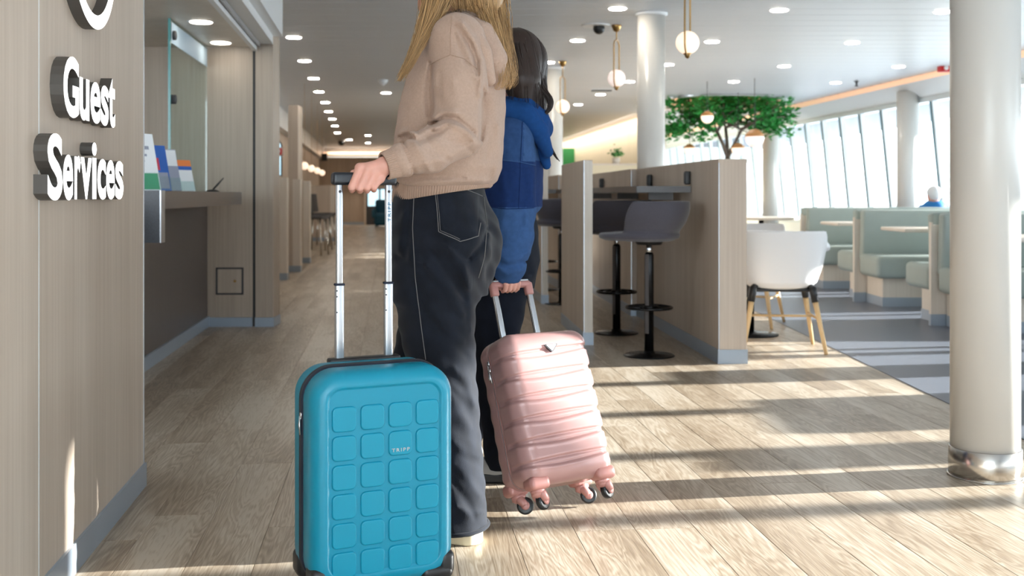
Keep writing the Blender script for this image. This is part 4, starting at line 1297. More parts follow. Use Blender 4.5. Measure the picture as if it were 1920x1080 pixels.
# ================================================================== SUITCASES
def rrect(W, H, r, n=8):
    r = max(min(r, W/2-.001, H/2-.001), .001)
    pts = []
    for (cx, cz, a0) in ((W/2-r, H/2-r, 0), (-W/2+r, H/2-r, 90), (-W/2+r, -H/2+r, 180), (W/2-r, -H/2+r, 270)):
        for k in range(n+1):
            a = math.radians(a0 + 90*k/n); pts.append((cx+r*math.cos(a), cz+r*math.sin(a)))
    return pts
def shell(mb, W, H, r, prof, c=(0, 0, 0), n=8, cap0=True, cap1=True, rmin=.02, smooth=True):
    """prof: (inset, y); outline in the local x-z plane"""
    rings = []
    for ins, y in prof:
        rings.append([Vector((c[0]+p[0], c[1]+y, c[2]+p[1])) for p in rrect(W-2*ins, H-2*ins, max(r-ins, rmin), n)])
    mb.rings(rings, cap0=cap0, cap1=cap1, smooth=smooth)
def text_mesh(body, width, height, depth, bold=.0, spacing=1.0):
    cu = bpy.data.curves.new('g', 'FONT'); cu.body = body; cu.size = 1.0; cu.offset = bold; cu.extrude = .5; cu.resolution_u = 3; cu.space_character = spacing
    o = bpy.data.objects.new('g', cu); COL.objects.link(o)
    me = bpy.data.meshes.new_from_object(o.evaluated_get(bpy.context.evaluated_depsgraph_get()))
    bpy.data.objects.remove(o)
    P = np.array([v.co[:] for v in me.vertices]); lo = P.min(0); hi = P.max(0)
    mb = MB()
    for p in P: mb.vert(((p[0]-(lo[0]+hi[0])/2)*width/(hi[0]-lo[0]), depth*p[2], (p[1]-(lo[1]+hi[1])/2)*height/(hi[1]-lo[1])))
    for f in me.polygons: mb.face(tuple(f.vertices)[::-1])
    bpy.data.meshes.remove(me)
    return mb

def caster(parent, x, y, top, r, mat_h, yaw, wheel_mat='black_plastic', fork=.02):
    m = MB()
    R = Matrix.Rotation(yaw, 4, 'Z')
    c = Vector((x, y, 0)); off = R @ Vector((fork, 0, 0)); ax = R @ Vector((0, 1, 0))
    m.lathe([(.021, top-.014), (.024, top-.004), (.021, top+.006)], 18, (x, y, 0))
    ax_c = c + off + Vector((0, 0, r))
    for s in (-1, 1):
        o_ = ax*(s*.0135)
        m.tube([c+o_*.6+Vector((0,0,top-.006)), c+o_+off*.2+Vector((0,0,top*.78)), c+o_+off*.75+Vector((0,0,r*1.25)), ax_c+o_], [.012, .014, .013, .011], 10)
        m.lathe([(.002,-.003),(r*.48,-.003),(r*.52,0),(r*.42,.0035),(.002,.0045)], 20, ax_c + ax*(s*.0145), Matrix.Rotation(yaw, 4, 'Z') @ Matrix.Rotation(s*-math.pi/2, 4, 'X'))
    m.tube([c+Vector((0,0,top)), c-off*.2+Vector((0,0,top*.8)), c+off*.2+Vector((0,0,top*.72))], [.019, .02, .014], 12)
    h = put('caster', m, mat_h, parent)
    Rw = Matrix.Rotation(yaw, 4, 'Z') @ Matrix.Rotation(math.pi/2, 4, 'X')
    put('wheel', MB().lathe([(.004,-.0095),(r*.8,-.0095),(r*.95,-.008),(r,-.005),(r,.005),(r*.95,.008),(r*.8,.0095),(.004,.0095)], 28, ax_c, Rw), wheel_mat, h)
    return h

# ---- turquoise suitcase
TY = math.radians(25)
tc_ = thing('suitcase', 'turquoise hard-shell suitcase with raised square tiles and a tall silver handle', 'suitcase', (-.349, 2.683, 0), rz=TY)
TW, TH, TT, TR = .366, .530, .205, .075
ZC = .046 + TH/2
front = MB(); shell(front, TW, TH, TR, [(.006,-.013),(.001,-.016),(0,-.024),(0,-.060),(.002,-.074),(.007,-.086),(.014,-.094),(.022,-.099),(.030,-.1012),(.037,-.1018),(.0392,-.1010),(.0425,-.0962),(.045,-.0955)], (0,0,ZC), n=10, cap0=False, rmin=.022)
fs = put('front_shell', front, 'teal_shell', tc_)
back = MB(); shell(back, TW, TH, TR, [(.006,.013),(.001,.016),(0,.024),(0,.062),(.003,.078),(.010,.090),(.022,.098),(.036,.1015),(.06,.102)][::-1], (0,0,ZC), n=10, cap1=False, rmin=.022)
bs = put('back_shell', back, 'teal_shell', tc_)
zb = MB(); shell(zb, TW, TH, TR, [(.02,-.016),(.001,-.015),(-.0022,-.011),(-.003,0),(-.0022,.011),(.001,.015),(.02,.016)], (0,0,ZC), n=10, cap0=False, cap1=False)
zp = put('zip_band', zb, 'navy_fabric', tc_)
for y in (-.0065, .0065):
    m = MB(); shell(m, TW, TH, TR, [(-.002, y-.0018), (-.0042, y), (-.002, y+.0018)], (0,0,ZC), n=10, cap0=False, cap1=False); put('zip_teeth', m, 'charcoal', zp)
# tiles
TS = .0605; PX_, PZ_ = .0705, .0697
tm = MB()
shell(tm, TS, TS, .013, [(0,.004),(0,-.0012),(.0008,-.0034),(.0022,-.0045),(.004,-.0048)], (0,0,0), n=5, cap0=True, rmin=.008)
tile0 = None
for i in range(4):
    for j in range(6):
        loc = Vector((.003+(i-1.5)*PX_, -.0955, .288+(2.5-j)*PZ_))
        if tile0 is None: tile0 = put('tile', tm, 'teal_tile', fs); o = tile0
        else: o = tile0.copy(); COL.objects.link(o)
        o.location = loc
tx = text_mesh('TRIPP', .046, .0085, .0012, bold=.012, spacing=1.35)
o = put('brand_lettering', tx, 'silver_print', fs); o.location = (.003+.5*PX_, -.1006, .288+1.5*PZ_-.016)
# bottom corner guards, casters
for sx in (-1, 1):
    for sy in (-1, 1):
        m = MB(); m.rbox((sx*.137, sy*.079, .060), (.084, .048, .036), .015, 4)
        m.rbox((sx*.162, sy*.066, .080), (.042, .072, .062), .016, 4)
        put('corner_guard', m, 'black_plastic', tc_)
        caster(tc_, sx*.138, sy*.068, .050, .0235, 'black_plastic', (2.2 if sx < 0 else .9))
# telescopic handle
for sx in (-1, 1):
    m = MB(); m.rbox((sx*.0655, .078, .665), (.024, .015, .215), .006, 3); lo_ = put('lower_tube', m, 'aluminium', tc_)
    m = MB(); m.rbox((sx*.0655, .078, .7705), (.026, .017, .006), .002, 2); put('tube_collar', m, 'navy_fabric', lo_)
    m = MB(); m.rbox((sx*.0655, .078, .90), (.0185, .012, .275), .005, 3); up_ = put('upper_tube', m, 'aluminium', tc_)
    m = MB(); m.lathe([(.001,0),(.0036,0),(.0036,.0012),(.001,.0014)], 12, (sx*.0655, .0718, 1.008), Matrix.Rotation(math.pi/2, 4, 'X')); put('rivet', m, 'charcoal', up_)
    for z in (.70, .74, .755):
        m = MB(); m.lathe([(.001,0),(.0022,0),(.0018,.001)], 10, (sx*.0655-.008, .0704, z), Matrix.Rotation(math.pi/2, 4, 'X')); put('rivet', m, 'charcoal', lo_)
    if sx > 0:
        tx = text_mesh('TRIPP', .050, .0085, .0006, bold=.01, spacing=1.3)
        o = put('brand_lettering', tx, 'blue_print', up_)
        o.matrix_basis = Matrix.Translation((sx*.0655+.001, .0717, .955)) @ Matrix.Rotation(-math.pi/2, 4, 'Y')
m = MB(); m.rbox((0, .078, 1.041), (.172, .030, .033), .009, 4); gp = put('grip', m, 'grip_navy', tc_)
m = MB(); m.rbox((0, .078, 1.0555), (.05, .016, .006), .002, 2); put('release_button', m, 'charcoal', gp)
m = MB(); m.rbox((0, .078, ZC+TH/2-.004), (.19, .035, .022), .006, 3); put('tube_socket', m, 'black_plastic', tc_)
for z, a in ((ZC+.205, .5), (ZC+.15, .1)):
    m = MB(); x = -TW/2 - .001 + (.012 if z > ZC+.19 else 0)
    m.rbox((x, -.004, z), (.008, .012, .018), .003, 2)
    m.tube([(x-.004, -.006, z), (x-.006, -.010, z-.02), (x-.004, -.012, z-.045)], [.002, .003, .0028], 8)
    put('zip_pull', m, 'chrome', tc_)

# ---- pink suitcase, leaning back on its rear wheels
PYAW, PTILT = math.radians(30), math.radians(22)
PROT = Matrix.Rotation(PYAW, 4, 'Z') @ Matrix.Rotation(-PTILT, 4, 'X')
PLOC = Vector((.128, 3.365, 0.0))
pk = thing('suitcase', 'rose pink ribbed hard-shell suitcase tilted back on its rear wheels', 'suitcase', PLOC, rot=Matrix.Rotation(PYAW, 4, 'Z') @ Matrix.Translation((0, .0, .004)) @ Matrix.Rotation(-PTILT, 4, 'X'))
PWd, PTh, PHt = .325, .205, .475
YC, ZC2 = -.072, .068 + PHt/2
S = SDF((-.19, -.20, .04), (.19, .06, .58), .0028)
hx, hy, hz, rr = PWd/2, PTh/2, PHt/2, .052
qx, qy, qz = np.abs(S.X)-hx+rr, np.abs(S.Y-YC)-hy+rr, np.abs(S.Z-ZC2)-hz+rr
d = np.sqrt(np.maximum(qx,0)**2 + np.maximum(qy,0)**2 + np.maximum(qz,0)**2) + np.minimum(np.maximum(qx, np.maximum(qy, qz)), 0) - rr
u = np.clip(S.X/hx, -1.1, 1.1)
disp = np.zeros_like(d)
isf = np.clip((YC - S.Y)/.03, 0, 1)         # front half
for k in range(6):
    zk = ZC2 + hz - .070 - k*.0665
    c = np.cos(np.pi*u/2)
    z1 = zk + .004 + .007*u + .003*c; z2 = zk - .004 + .007*u - .009*c*(1-.5*u)
    disp += isf*(.0062*np.exp(-((S.Z-z1)/.0032)**2) + .0050*np.exp(-((S.Z-z2)/.0036)**2) + .0034*np.clip((z1-S.Z)/.003, 0, 1)*np.clip((S.Z-z2)/.003, 0, 1) - .0016*np.exp(-((S.Z-z2+.009)/.005)**2))
side = np.clip((np.abs(S.X)-hx+.03)/.02, 0, 1)*np.clip((hz-.03-np.abs(S.Z-ZC2))/.02, 0, 1)
disp += side*.0030*(1 + np.cos(2*np.pi*(S.Z-ZC2-hz+.07)/.0665))*.5
disp += .004*np.exp(-((S.Y-YC-.012)/.006)**2)      # zip groove
disp *= np.clip((hz-.012-np.abs(S.Z-ZC2))/.02 + 1.0*(np.abs(S.Y-YC-.012) < .02), 0, 1)
S.add(d + disp)
psh, _ = sdf_obj('shell', [S.mesh()], 'pink_shell', pk, world=False, relax=1)
m = MB(); shell(m, PWd, PHt, rr, [(.0035, YC+.006), (.0020, YC+.009), (.0020, YC+.015), (.0035, YC+.018)], (0,0,ZC2), n=10, cap0=False, cap1=False); zz = put('zip_band', m, 'pink_fabric', pk)
m = MB(); shell(m, PWd, PHt, rr, [(.0015, YC+.0105), (.0005, YC+.012), (.0015, YC+.0135)], (0,0,ZC2), n=10, cap0=False, cap1=False); put('zip_teeth', m, 'silver_print', zz)
m = MB(); x = -PWd/2-.002
for dz in (0, -.022):
    m.rbox((x, YC+.012, ZC2+.165+dz), (.007, .010, .014), .003, 2)
m.tube([(x-.004, YC+.012, ZC2+.16), (x-.007, YC+.006, ZC2+.13), (x-.006, YC+.002, ZC2+.10)], [.002,.0035,.003], 8)
m.tube([(x-.004, YC+.012, ZC2+.14), (x-.007, YC+.012, ZC2+.11)], [.002,.003], 8)
put('zip_pull', m, 'chrome', pk)
# badge: inverted rounded triangle
def tri(mb, s, y0, y1, c):
    pts = []
    base = [(-s, s*.34), (s, s*.34), (0, -s*.72)]
    for i in range(3):
        p0, p1, p2 = Vector(base[i-1]), Vector(base[i]), Vector(base[(i+1) % 3])
        a = p1 + (p0-p1)*.16; b = p1 + (p2-p1)*.16
        for t in np.linspace(0, 1, 5): pts.append((1-t)**2*a + 2*t*(1-t)*p1 + t*t*b)
    n = len(pts); i0 = len(mb.v)
    for y in (y0, y1):
        for p in pts: mb.vert((c[0]+p[0], y, c[1]+p[1]))
    mb.face([i0+n+i for i in range(n)][::-1] if y1 > y0 else [i0+n+i for i in range(n)]); 
    for i in range(n):
        j = (i+1) % n; mb.face((i0+i, i0+j, i0+n+j, i0+n+i))
yf = YC - hy
bz = ZC2 + hz - .048 - .012
m = MB(); tri(m, .0265, yf+.004, yf-.0045, (.005, bz)); bd = put('badge', m, 'charcoal', pk)
m = MB(); tri(m, .0205, yf-.003, yf-.0058, (.005, bz+.0005)); put('badge_plate', m, 'badge_silver', bd)
# corner shoes and casters
for sx in (-1, 1):
    for sy in (-1, 1):
        m = MB(); m.rbox((sx*.120, YC+sy*.068, .078), (.072, .062, .040), .016, 4)
        put('corner_guard', m, 'pink_trim', pk)
        caster(pk, sx*.118, YC+sy*.062, .060, .0265, 'pink_trim', (.4 if sy < 0 else -.5), fork=.016)
for sx in (-1, 1):
    m = MB(); m.rbox((sx*.0665, -.012, .63), (.021, .014, .20), .005, 3); put('handle_tube', m, 'chrome', pk)
m = MB(); m.rbox((0, -.012, .742), (.150, .026, .022), .009, 4)
for sx in (-1, 1): m.rbox((sx*.0665, -.012, .725), (.028, .024, .045), .007, 3)
gp2 = put('grip', m, 'pink_trim', pk)
m = MB(); m.rbox((0, -.012, .754), (.135, .02, .006), .002, 2); put('grip_top', m, 'silver_print', gp2)
m = MB(); m.rbox((.01, YC-.005, ZC2+hz+.005), (.15, .028, .012), .005, 3); put('carry_handle', m, 'pink_trim', pk)
# ================================================================== PEOPLE
def hand_mesh(wrist, mcp, pip, dip, tip, thumb, r, h=.0021, back=None):
    pts = np.array([wrist] + list(mcp) + list(pip) + list(dip) + list(tip) + list(thumb))
    S = SDF(pts.min(0)-.03, pts.max(0)+.03, h)
    w = np.array(wrist)
    for i in range(4):
        a, b, c, e = [np.array(q[i]) for q in (mcp, pip, dip, tip)]
        rr_ = r*(1.0, 1.04, 1.0, .88)[i]
        S.add(S.path([a, b, c, e], [rr_*1.10, rr_*1.0, rr_*.92, rr_*.80]), .0032)
        S.add(S.ell(a, (rr_*1.18,)*3), .004)
        S.add(S.cone(w*.85 + a*.15, a, r*1.75, r*1.16), .010)       # metacarpals make the palm
    S.add(S.path([np.array(q) for q in thumb], [r*1.45, r*1.2, r*1.0, r*.8][:len(thumb)]), .008)
    S.add(S.cone(w + (w - np.array(mcp[1]))*.55, w, r*2.5, r*2.35), .012)
    return S.mesh()

def locks(mb, guides, n, spread, r, rng, taper=.35, seg=14, wav=.004):
    """strands scattered around guide curves (lists of points with widths)"""
    for g in range(n):
        k = rng.randrange(len(guides)); G = guides[k]
        P = np.array([q[:3] for q in G]); Wd = np.array([q[3] for q in G])
        a = rng.uniform(0, 2*math.pi); q = math.sqrt(rng.random())
        du, dv, dw = q*math.cos(a), q*math.sin(a), rng.uniform(-1, 1)
        t0 = rng.uniform(0, .12); t1 = rng.uniform(.78, 1.0)
        ph = rng.uniform(0, 6.28); fq = rng.uniform(1, 2.6)
        ts = np.linspace(t0, t1, seg); x = np.linspace(0, 1, len(P))
        # smooth interpolation
        pts = []
        for t in ts:
            f = t*(len(P)-1); i = min(int(f), len(P)-2); s = f - i
            p0, p1, p2, p3 = P[max(i-1,0)], P[i], P[i+1], P[min(i+2,len(P)-1)]
            c = .5*((2*p1) + (-p0+p2)*s + (2*p0-5*p1+4*p2-p3)*s*s + (-p0+3*p1-3*p2+p3)*s**3)
            w = np.interp(t, x, Wd)*spread
            c = c + np.array([du*w, dv*w, dw*w*.25]) + wav*math.sin(fq*6.28*t+ph)*np.array([math.cos(a), math.sin(a), 0])
            pts.append(Vector(c))
        rr_ = r*rng.uniform(.6, 1.3)
        mb.tube(pts, [rr_*(1-(1-taper)*(t-t0)/(t1-t0)) for t in ts], 5, cap=True)

def ribbed_ring(mb, rings, ribs, amp):
    """rings: (centre, u axis, v axis, a, b) -> ribbed knitted band"""
    n = ribs*4; R = []
    for (c, u, v, a, b, s) in rings:
        row = []
        for k in range(n):
            th = 2*math.pi*k/n; m_ = 1 + amp*s*math.cos(ribs*th)/max(a, b)
            row.append(Vector(c) + Vector(u)*(a*m_*math.cos(th)) + Vector(v)*(b*m_*math.sin(th)))
        R.append(row)
    mb.rings(R, cap0=False, cap1=False)

def stitch(parent, bvh, pts, d, r=.0011, mat_='denim_stitch', name='stitching', lift=.0012, n=24):
    """thin seam drawn on a garment: pts polyline cast along d on to the surface"""
    P = [Vector(p) for p in pts]; out = []
    for i in range(len(P)-1):
        for k in range(n): 
            h = drape(bvh, P[i].lerp(P[i+1], k/n), d, lift)
            if h is not None: out.append(h)
    h = drape(bvh, P[-1], d, lift)
    if h is not None: out.append(h)
    if len(out) > 2: return put(name, MB().tube(out, r, 6), mat_, parent, world=True)

def patch(parent, bvh, quad, d, mat_, name, lift=.0022, n=14, bulge=0.0):
    """cloth patch: bilinear quad of points cast on to a garment"""
    Q = [Vector(q) for q in quad]; m = MB(); ids = []
    for i in range(n+1):
        row = []
        for j in range(n+1):
            s, t = i/n, j/n
            p = Q[0].lerp(Q[1], s).lerp(Q[3].lerp(Q[2], s), t)
            e = min(s, 1-s, t, 1-t)
            h = drape(bvh, p, d, lift*(0.1 if e == 0 else 1) + bulge*min(e*6, 1))
            if h is None: h = p
            row.append(m.vert(h))
        ids.append(row)
    for i in range(n):
        for j in range(n): m.face((ids[i][j], ids[i+1][j], ids[i+1][j+1], ids[i][j+1]), True)
    return put(name, m, mat_, parent, world=True)

def pleats(S, folds, ymax):
    """cloth folds: (points in picture columns/rows, height in m, width in px); + is a ridge, - a groove; only the near side"""
    px = 960 + S.X*F/S.Y; py = HZ - (S.Z-1)*F/S.Y
    mask = 1/(1+np.exp((S.Y-ymax)/.012))
    for pts, amp, wd in folds:
        best = np.full(S.d.shape, 1e3, np.float32); L = 0; segs = []
        n = len(pts)-1
        for i in range(n):
            a, b = np.array(pts[i], float), np.array(pts[i+1], float); ab = b-a
            t = np.clip(((px-a[0])*ab[0]+(py-a[1])*ab[1])/(ab@ab), 0, 1)
            dist = np.hypot(px-a[0]-t*ab[0], py-a[1]-t*ab[1])
            tg = (i+t)/n
            wloc = wd*(.45+.55*np.sin(np.pi*np.clip(tg*.9+.05, 0, 1)))
            best = np.minimum(best, dist/wloc)
        S.d -= (amp*np.exp(-best**2)*mask).astype(np.float32)

def flow_strands(mb, bvh, pts, n, rng, r, steps=26, step=.014, zmin=None, lift=.0015, drift=(0,0,0), zlo=-9):
    """hair strands that run down over a hair mass"""
    cand = [p for p in pts if (zmin is None or p[2] > zmin)]
    for k in range(n):
        p = Vector(cand[rng.randrange(len(cand))]); line = []
        g = Vector((drift[0]+rng.uniform(-.12,.12), drift[1]+rng.uniform(-.12,.12), -1))
        lf = lift*rng.uniform(.2, 2.2)
        for q in range(rng.randint(int(steps*.6), steps)):
            h, nn, i_, d_ = bvh.find_nearest(p)
            if h is None: break
            line.append(h + nn*lf)
            t = g - nn*g.dot(nn)
            if t.length < .12: t = t + Vector((.3, -.2, -.2))
            t.normalize(); p = h + t*step + nn*.002
            if p.z < zlo: break
        if len(line) > 4:
            m_ = len(line); rr_ = r*rng.uniform(.6, 1.3)
            mb.tube(line, [rr_*(1-.6*i/(m_-1)) for i in range(m_)], 5)

CAMD = Vector((0, 1, 0))
def V3(x, y, D): return np.array(at(x, y, D)[:])

# ------------------------------------------------------------------ woman with the turquoise suitcase
w1_ = thing('person', 'blonde person in a beige knit sweater and black jeans holding the turquoise suitcase handle', 'person', (-.22, 3.15, 0))
th_ = math.radians(20)
FP = np.array([-math.cos(th_), math.sin(th_)]); LP = np.array([-math.sin(th_), -math.cos(th_)])     # pelvis: facing, left side
tt_ = math.radians(6)
FT = np.array([-math.cos(tt_), math.sin(tt_)]); LT = np.array([-math.sin(tt_), -math.cos(tt_)])
P0 = np.array([-.2095, 3.17])
shoL = np.array([-.152, 2.985, 1.430]); elb = V3(862, 246, 2.89); fore = V3(802, 286, 2.82); cuf0 = V3(757, 300, 2.78); wri = V3(722, 311, 2.757)
shoR = np.array([-.165, 3.32, 1.43]); elbR = np.array([-.12, 3.40, 1.15]); wriR = np.array([-.20, 3.40, .98])

# jeans
S = SDF((-.52, 2.93, .02), (.02, 3.50, 1.08), .0062)
pel = S.column([(.70, -.205, 3.165, .165, .125), (.78, -.203, 3.168, .182, .136), (.86, -.204, 3.17, .188, .139), (.93, -.209, 3.17, .180, .134), (1.0, -.213, 3.17, .165, .124), (1.055, -.216, 3.17, .156, .118)], LP, FP, 2.3)
S.add(pel)
bt = np.array([-.12, 3.115]) ; 
S.add(S.ell((-.150, 3.085, .86), (.085, .09, .10)), .05); S.add(S.ell((-.118, 3.225, .86), (.085, .09, .10)), .05)
legL = S.column([(.042, -.166, 3.075, .098, .095), (.25, -.178, 3.075, .092, .091), (.50, -.203, 3.085, .096, .097), (.66, -.222, 3.09, .104, .112), (.80, -.222, 3.10, .10, .118)], LP, FP, 2.2)
legR = S.column([(.02, -.385, 3.335, .098, .095), (.25, -.345, 3.325, .092, .091), (.50, -.268, 3.29, .096, .097), (.66, -.225, 3.265, .104, .110), (.80, -.20, 3.255, .095, .115)], LP, FP, 2.2)
legs = np.minimum(legL, legR)
hh = np.clip(.5 + .5*(legL - legR)/.012, 0, 1); legs = legL*(1-hh) + legR*hh - .012*hh*(1-hh)
S.add(legs, .035)
pleats(S, [(((832,450),(862,476),(880,486)), -.008, 7), (((880,486),(902,462),(914,430)), -.009, 6), (((840,462),(866,500),(880,540)), .008, 9), (((872,500),(880,560),(886,620)), .006, 10),
           (((800,500),(840,540),(868,590)), .006, 10), (((806,470),(846,520),(872,560)), -.005, 8), (((790,560),(830,610),(868,640)), .004, 10), (((812,600),(846,640),(876,670)), -.004, 9),
           (((850,690),(878,720),(890,760)), .005, 9), (((846,730),(872,760),(888,800)), -.004, 8), (((850,830),(876,850),(898,858)), .004, 8), (((850,870),(880,900),(900,930)), .004, 9), (((846,900),(874,940),(890,970)), -.005, 8),
           (((856,950),(882,964),(908,962)), .006, 7), (((758,400),(752,440),(748,470)), .005, 10), (((770,380),(764,430),(760,480)), -.004, 8), (((745,480),(770,500),(800,505)), -.004, 8)], 3.13)
S.d += (.0022*np.sin(S.Z*46+S.X*40)*np.sin(S.X*55+S.Y*30) + .0016*np.sin(S.Z*95+S.Y*60+S.X*20))*np.clip((1.0-S.Z)/.1, 0, 1)
jeans, jb = sdf_obj('jeans', [S.mesh()], 'denim_black', w1_, relax=2)
# hem roll
for c, zz_ in (((-.166, 3.075), .050), ((-.385, 3.335), .03)):
    m = MB(); ring = []
    for k in range(49):
        a = 2*math.pi*k/48
        e = LP*math.copysign(abs(math.cos(a))**(2/2.2), math.cos(a))*.0985 + FP*math.copysign(abs(math.sin(a))**(2/2.2), math.sin(a))*.0955
        ring.append(Vector((c[0]+e[0], c[1]+e[1], zz_)))
    m.tube(ring, .006, 8, cap=False); put('hem', m, 'denim_black', jeans, world=True)
# seams, pocket, patch: cast from the camera side
def cs(x, y, D=2.6): return Vector(at(x, y, D))
def cast_dir(x, y): return (Vector(at(x, y, 3.0)) - Vector((0, 0, CAMH))).normalized()
sd = cast_dir(840, 480)
def pj(*q): return [Vector(at(x, y, 3.1)) - sd*.6 for (x, y) in q]
pocket = patch(jeans, jb, pj((815, 352), (900, 362), (893, 447), (824, 436)), sd, 'denim_black', 'back_pocket', lift=.004)
stitch(pocket, jb, pj((815, 350), (824, 436), (861, 454), (893, 444), (898, 420)), sd, lift=.0055)
stitch(pocket, jb, pj((818, 353), (827, 434), (861, 450)), sd, r=.0007, lift=.0055)
stitch(jeans, jb, pj((779, 352), (776, 430), (781, 520), (792, 610), (800, 668)), sd)
stitch(jeans, jb, pj((815, 352), (870, 356), (905, 366)), sd)
stitch(jeans, jb, pj((908, 368), (913, 420), (907, 480), (896, 520)), sd)
patch(jeans, jb, pj((848, 340), (886, 345), (884, 353), (848, 348)), sd, 'leather_patch', 'leather_label', lift=.004)

# sweater
S = SDF((-.46, 2.70, .98), (.04, 3.49, 1.56), .0056)
tor = S.column([(1.030, -.200, 3.165, .176, .142), (1.042, -.197, 3.165, .190, .153), (1.080, -.192, 3.16, .201, .161), (1.15, -.186, 3.16, .203, .160), (1.26, -.174, 3.155, .203, .154), (1.36, -.162, 3.155, .198, .139), (1.43, -.152, 3.155, .180, .116), (1.48, -.146, 3.155, .135, .090), (1.520, -.142, 3.155, .082, .068), (1.535, -.142, 3.155, .068, .060)], LT, FT, 2.25)
S.add(tor)
S.add(S.path([shoL + np.array([.0, .05, .01]), shoL, (shoL+elb)/2 + np.array([.004,-.004,0]), elb], [.070, .074, .073, .068], k=.02), .035)
S.add(S.path([elb, fore, cuf0], [.066, .056, .047], k=.02), .022)
S.add(S.path([shoR - np.array([0, .05, 0]), shoR, elbR, wriR], [.072, .074, .066, .045], k=.02), .035)
# folds measured off the picture
pleats(S, [(((853,48),(879,80),(893,111),(896,140)), -0.0096, 6), (((866,43),(890,78),(903,115),(900,180)), 0.0144, 8), (((850,61),(868,104),(887,132)), -0.0064, 6), (((858,56),(878,100),(893,150)), 0.0064, 6),
           (((808,120),(803,180),(806,232)), -0.0112, 7), (((905,165),(907,215),(902,262)), -0.0160, 7),
           (((812,231),(834,220),(856,224),(890,250)), -0.0160, 6), (((785,266),(808,253),(840,236)), -0.0144, 7), (((816,242),(846,233),(872,243),(888,262)), 0.0128, 8), (((800,232),(826,211),(856,212)), 0.0080, 8),
           (((756,266),(768,296),(776,324)), -0.0096, 6), (((778,268),(792,292),(806,318)), 0.0112, 9), (((800,262),(818,284),(842,300)), -0.0080, 7), (((752,250),(764,245),(778,252)), 0.0128, 6), (((750,258),(766,254),(780,262)), -0.0096, 6),
           (((772,312),(838,296),(888,268)), 0.0080, 9), (((840,262),(868,270),(884,285)), -0.0064, 7), (((745,338),(800,330),(870,334)), -0.0080, 7), (((760,345),(830,342),(905,338)), 0.0096, 9),
           (((915,180),(918,240),(912,300)), -0.0064, 9), (((935,235),(938,290),(928,330)), 0.0080, 10), (((850,150),(858,190),(848,215)), 0.0048, 10), (((826,140),(822,180),(830,205)), -0.0048, 8)], 3.12)
S.d += .0012*np.sin(S.X*70+S.Z*38)*np.sin(S.Z*60-S.Y*50)
sweater, sb = sdf_obj('sweater', [S.mesh()], 'knit_beige', w1_, relax=2)
ss = cast_dir(850, 120)
def ps(*q): return [Vector(at(x, y, 3.1)) - ss*.6 for (x, y) in q]
stitch(sweater, sb, ps((848, 34), (845, 70), (845, 104)), ss, r=.0014, mat_='knit_rib', name='seam')
stitch(sweater, sb, ps((806, 122), (826, 112), (845, 104), (872, 112), (892, 130)), ss, r=.0014, mat_='knit_rib', name='seam')
# hem band, cuffs, collar with real ribs
m = MB(); rows = []
for z, k_, cx in ((.998, .945, -.207), (1.002, .975, -.206), (1.015, .99, -.204), (1.034, 1.0, -.202), (1.052, .985, -.200)):
    u_ = np.append(LT, 0); v_ = np.append(FT, 0)
    # the band drops towards the front
    rows.append(((cx, 3.165, z), (u_[0], u_[1], 0), (v_[0], v_[1], -.16), .183*k_, .150*k_, 1.0))
ribbed_ring(m, rows, 120, .0016)
put('hem_band', m, 'knit_rib', sweater, world=True)
m = MB(); ax_ = Vector(wri - cuf0).normalized(); u_ = ax_.cross(Vector((0,1,0))).normalized(); v_ = ax_.cross(u_).normalized()
rows = []
for t, a in ((-.10,.044),(0,.0445),(.3,.0405),(.7,.0375),(1.0,.0365),(1.06,.0345),(1.02,.031)):
    c = Vector(cuf0).lerp(Vector(wri), t); rows.append((c, u_, v_, a, a*.92, 1.0 if t < 1.05 else .5))
ribbed_ring(m, rows, 44, .0013)
put('cuff', m, 'knit_rib', sweater, world=True)
m = MB(); rows = []
for z, a, b in ((1.500,.094,.082),(1.514,.088,.076),(1.528,.080,.068),(1.536,.074,.063),(1.530,.068,.058)):
    rows.append(((-.143, 3.15, z), (LT[0], LT[1], .0), (FT[0], FT[1], -.25), a, b, 1.0))
ribbed_ring(m, rows, 60, .0012)
put('collar', m, 'knit_rib', sweater, world=True)
# hood lying on the back
S = SDF((-.26, 2.86, 1.24), (.06, 3.46, 1.58), .0056)
S.add(S.path([V3(852,38,3.02), V3(880,56,2.97), V3(903,100,2.95), V3(918,150,2.97)], [.022, .030, .030, .018]))
S.add(S.path([V3(868,36,3.06), V3(905,62,3.03), V3(928,110,3.02), V3(930,158,3.05)], [.022, .034, .036, .018]), .02)
S.add(S.path([V3(905,62,3.1), V3(938,120,3.12), V3(940,150,3.14)], [.03, .034, .022]), .02)
S.add(S.path([np.array([-.10,3.2,1.49]), np.array([-.06,3.24,1.40]), np.array([-.06,3.2,1.32])], [.03,.045,.03]), .03)
S.add(S.path([np.array([-.13,3.27,1.49]), np.array([-.08,3.31,1.42])], [.025,.03]), .03)
S.sub(S.path([V3(889,70,2.925), V3(908,110,2.91), V3(917,145,2.925)], [.004,.006,.004]), .012)
put_hood, hb = sdf_obj('hood', [S.mesh()], 'knit_beige', sweater, relax=2)

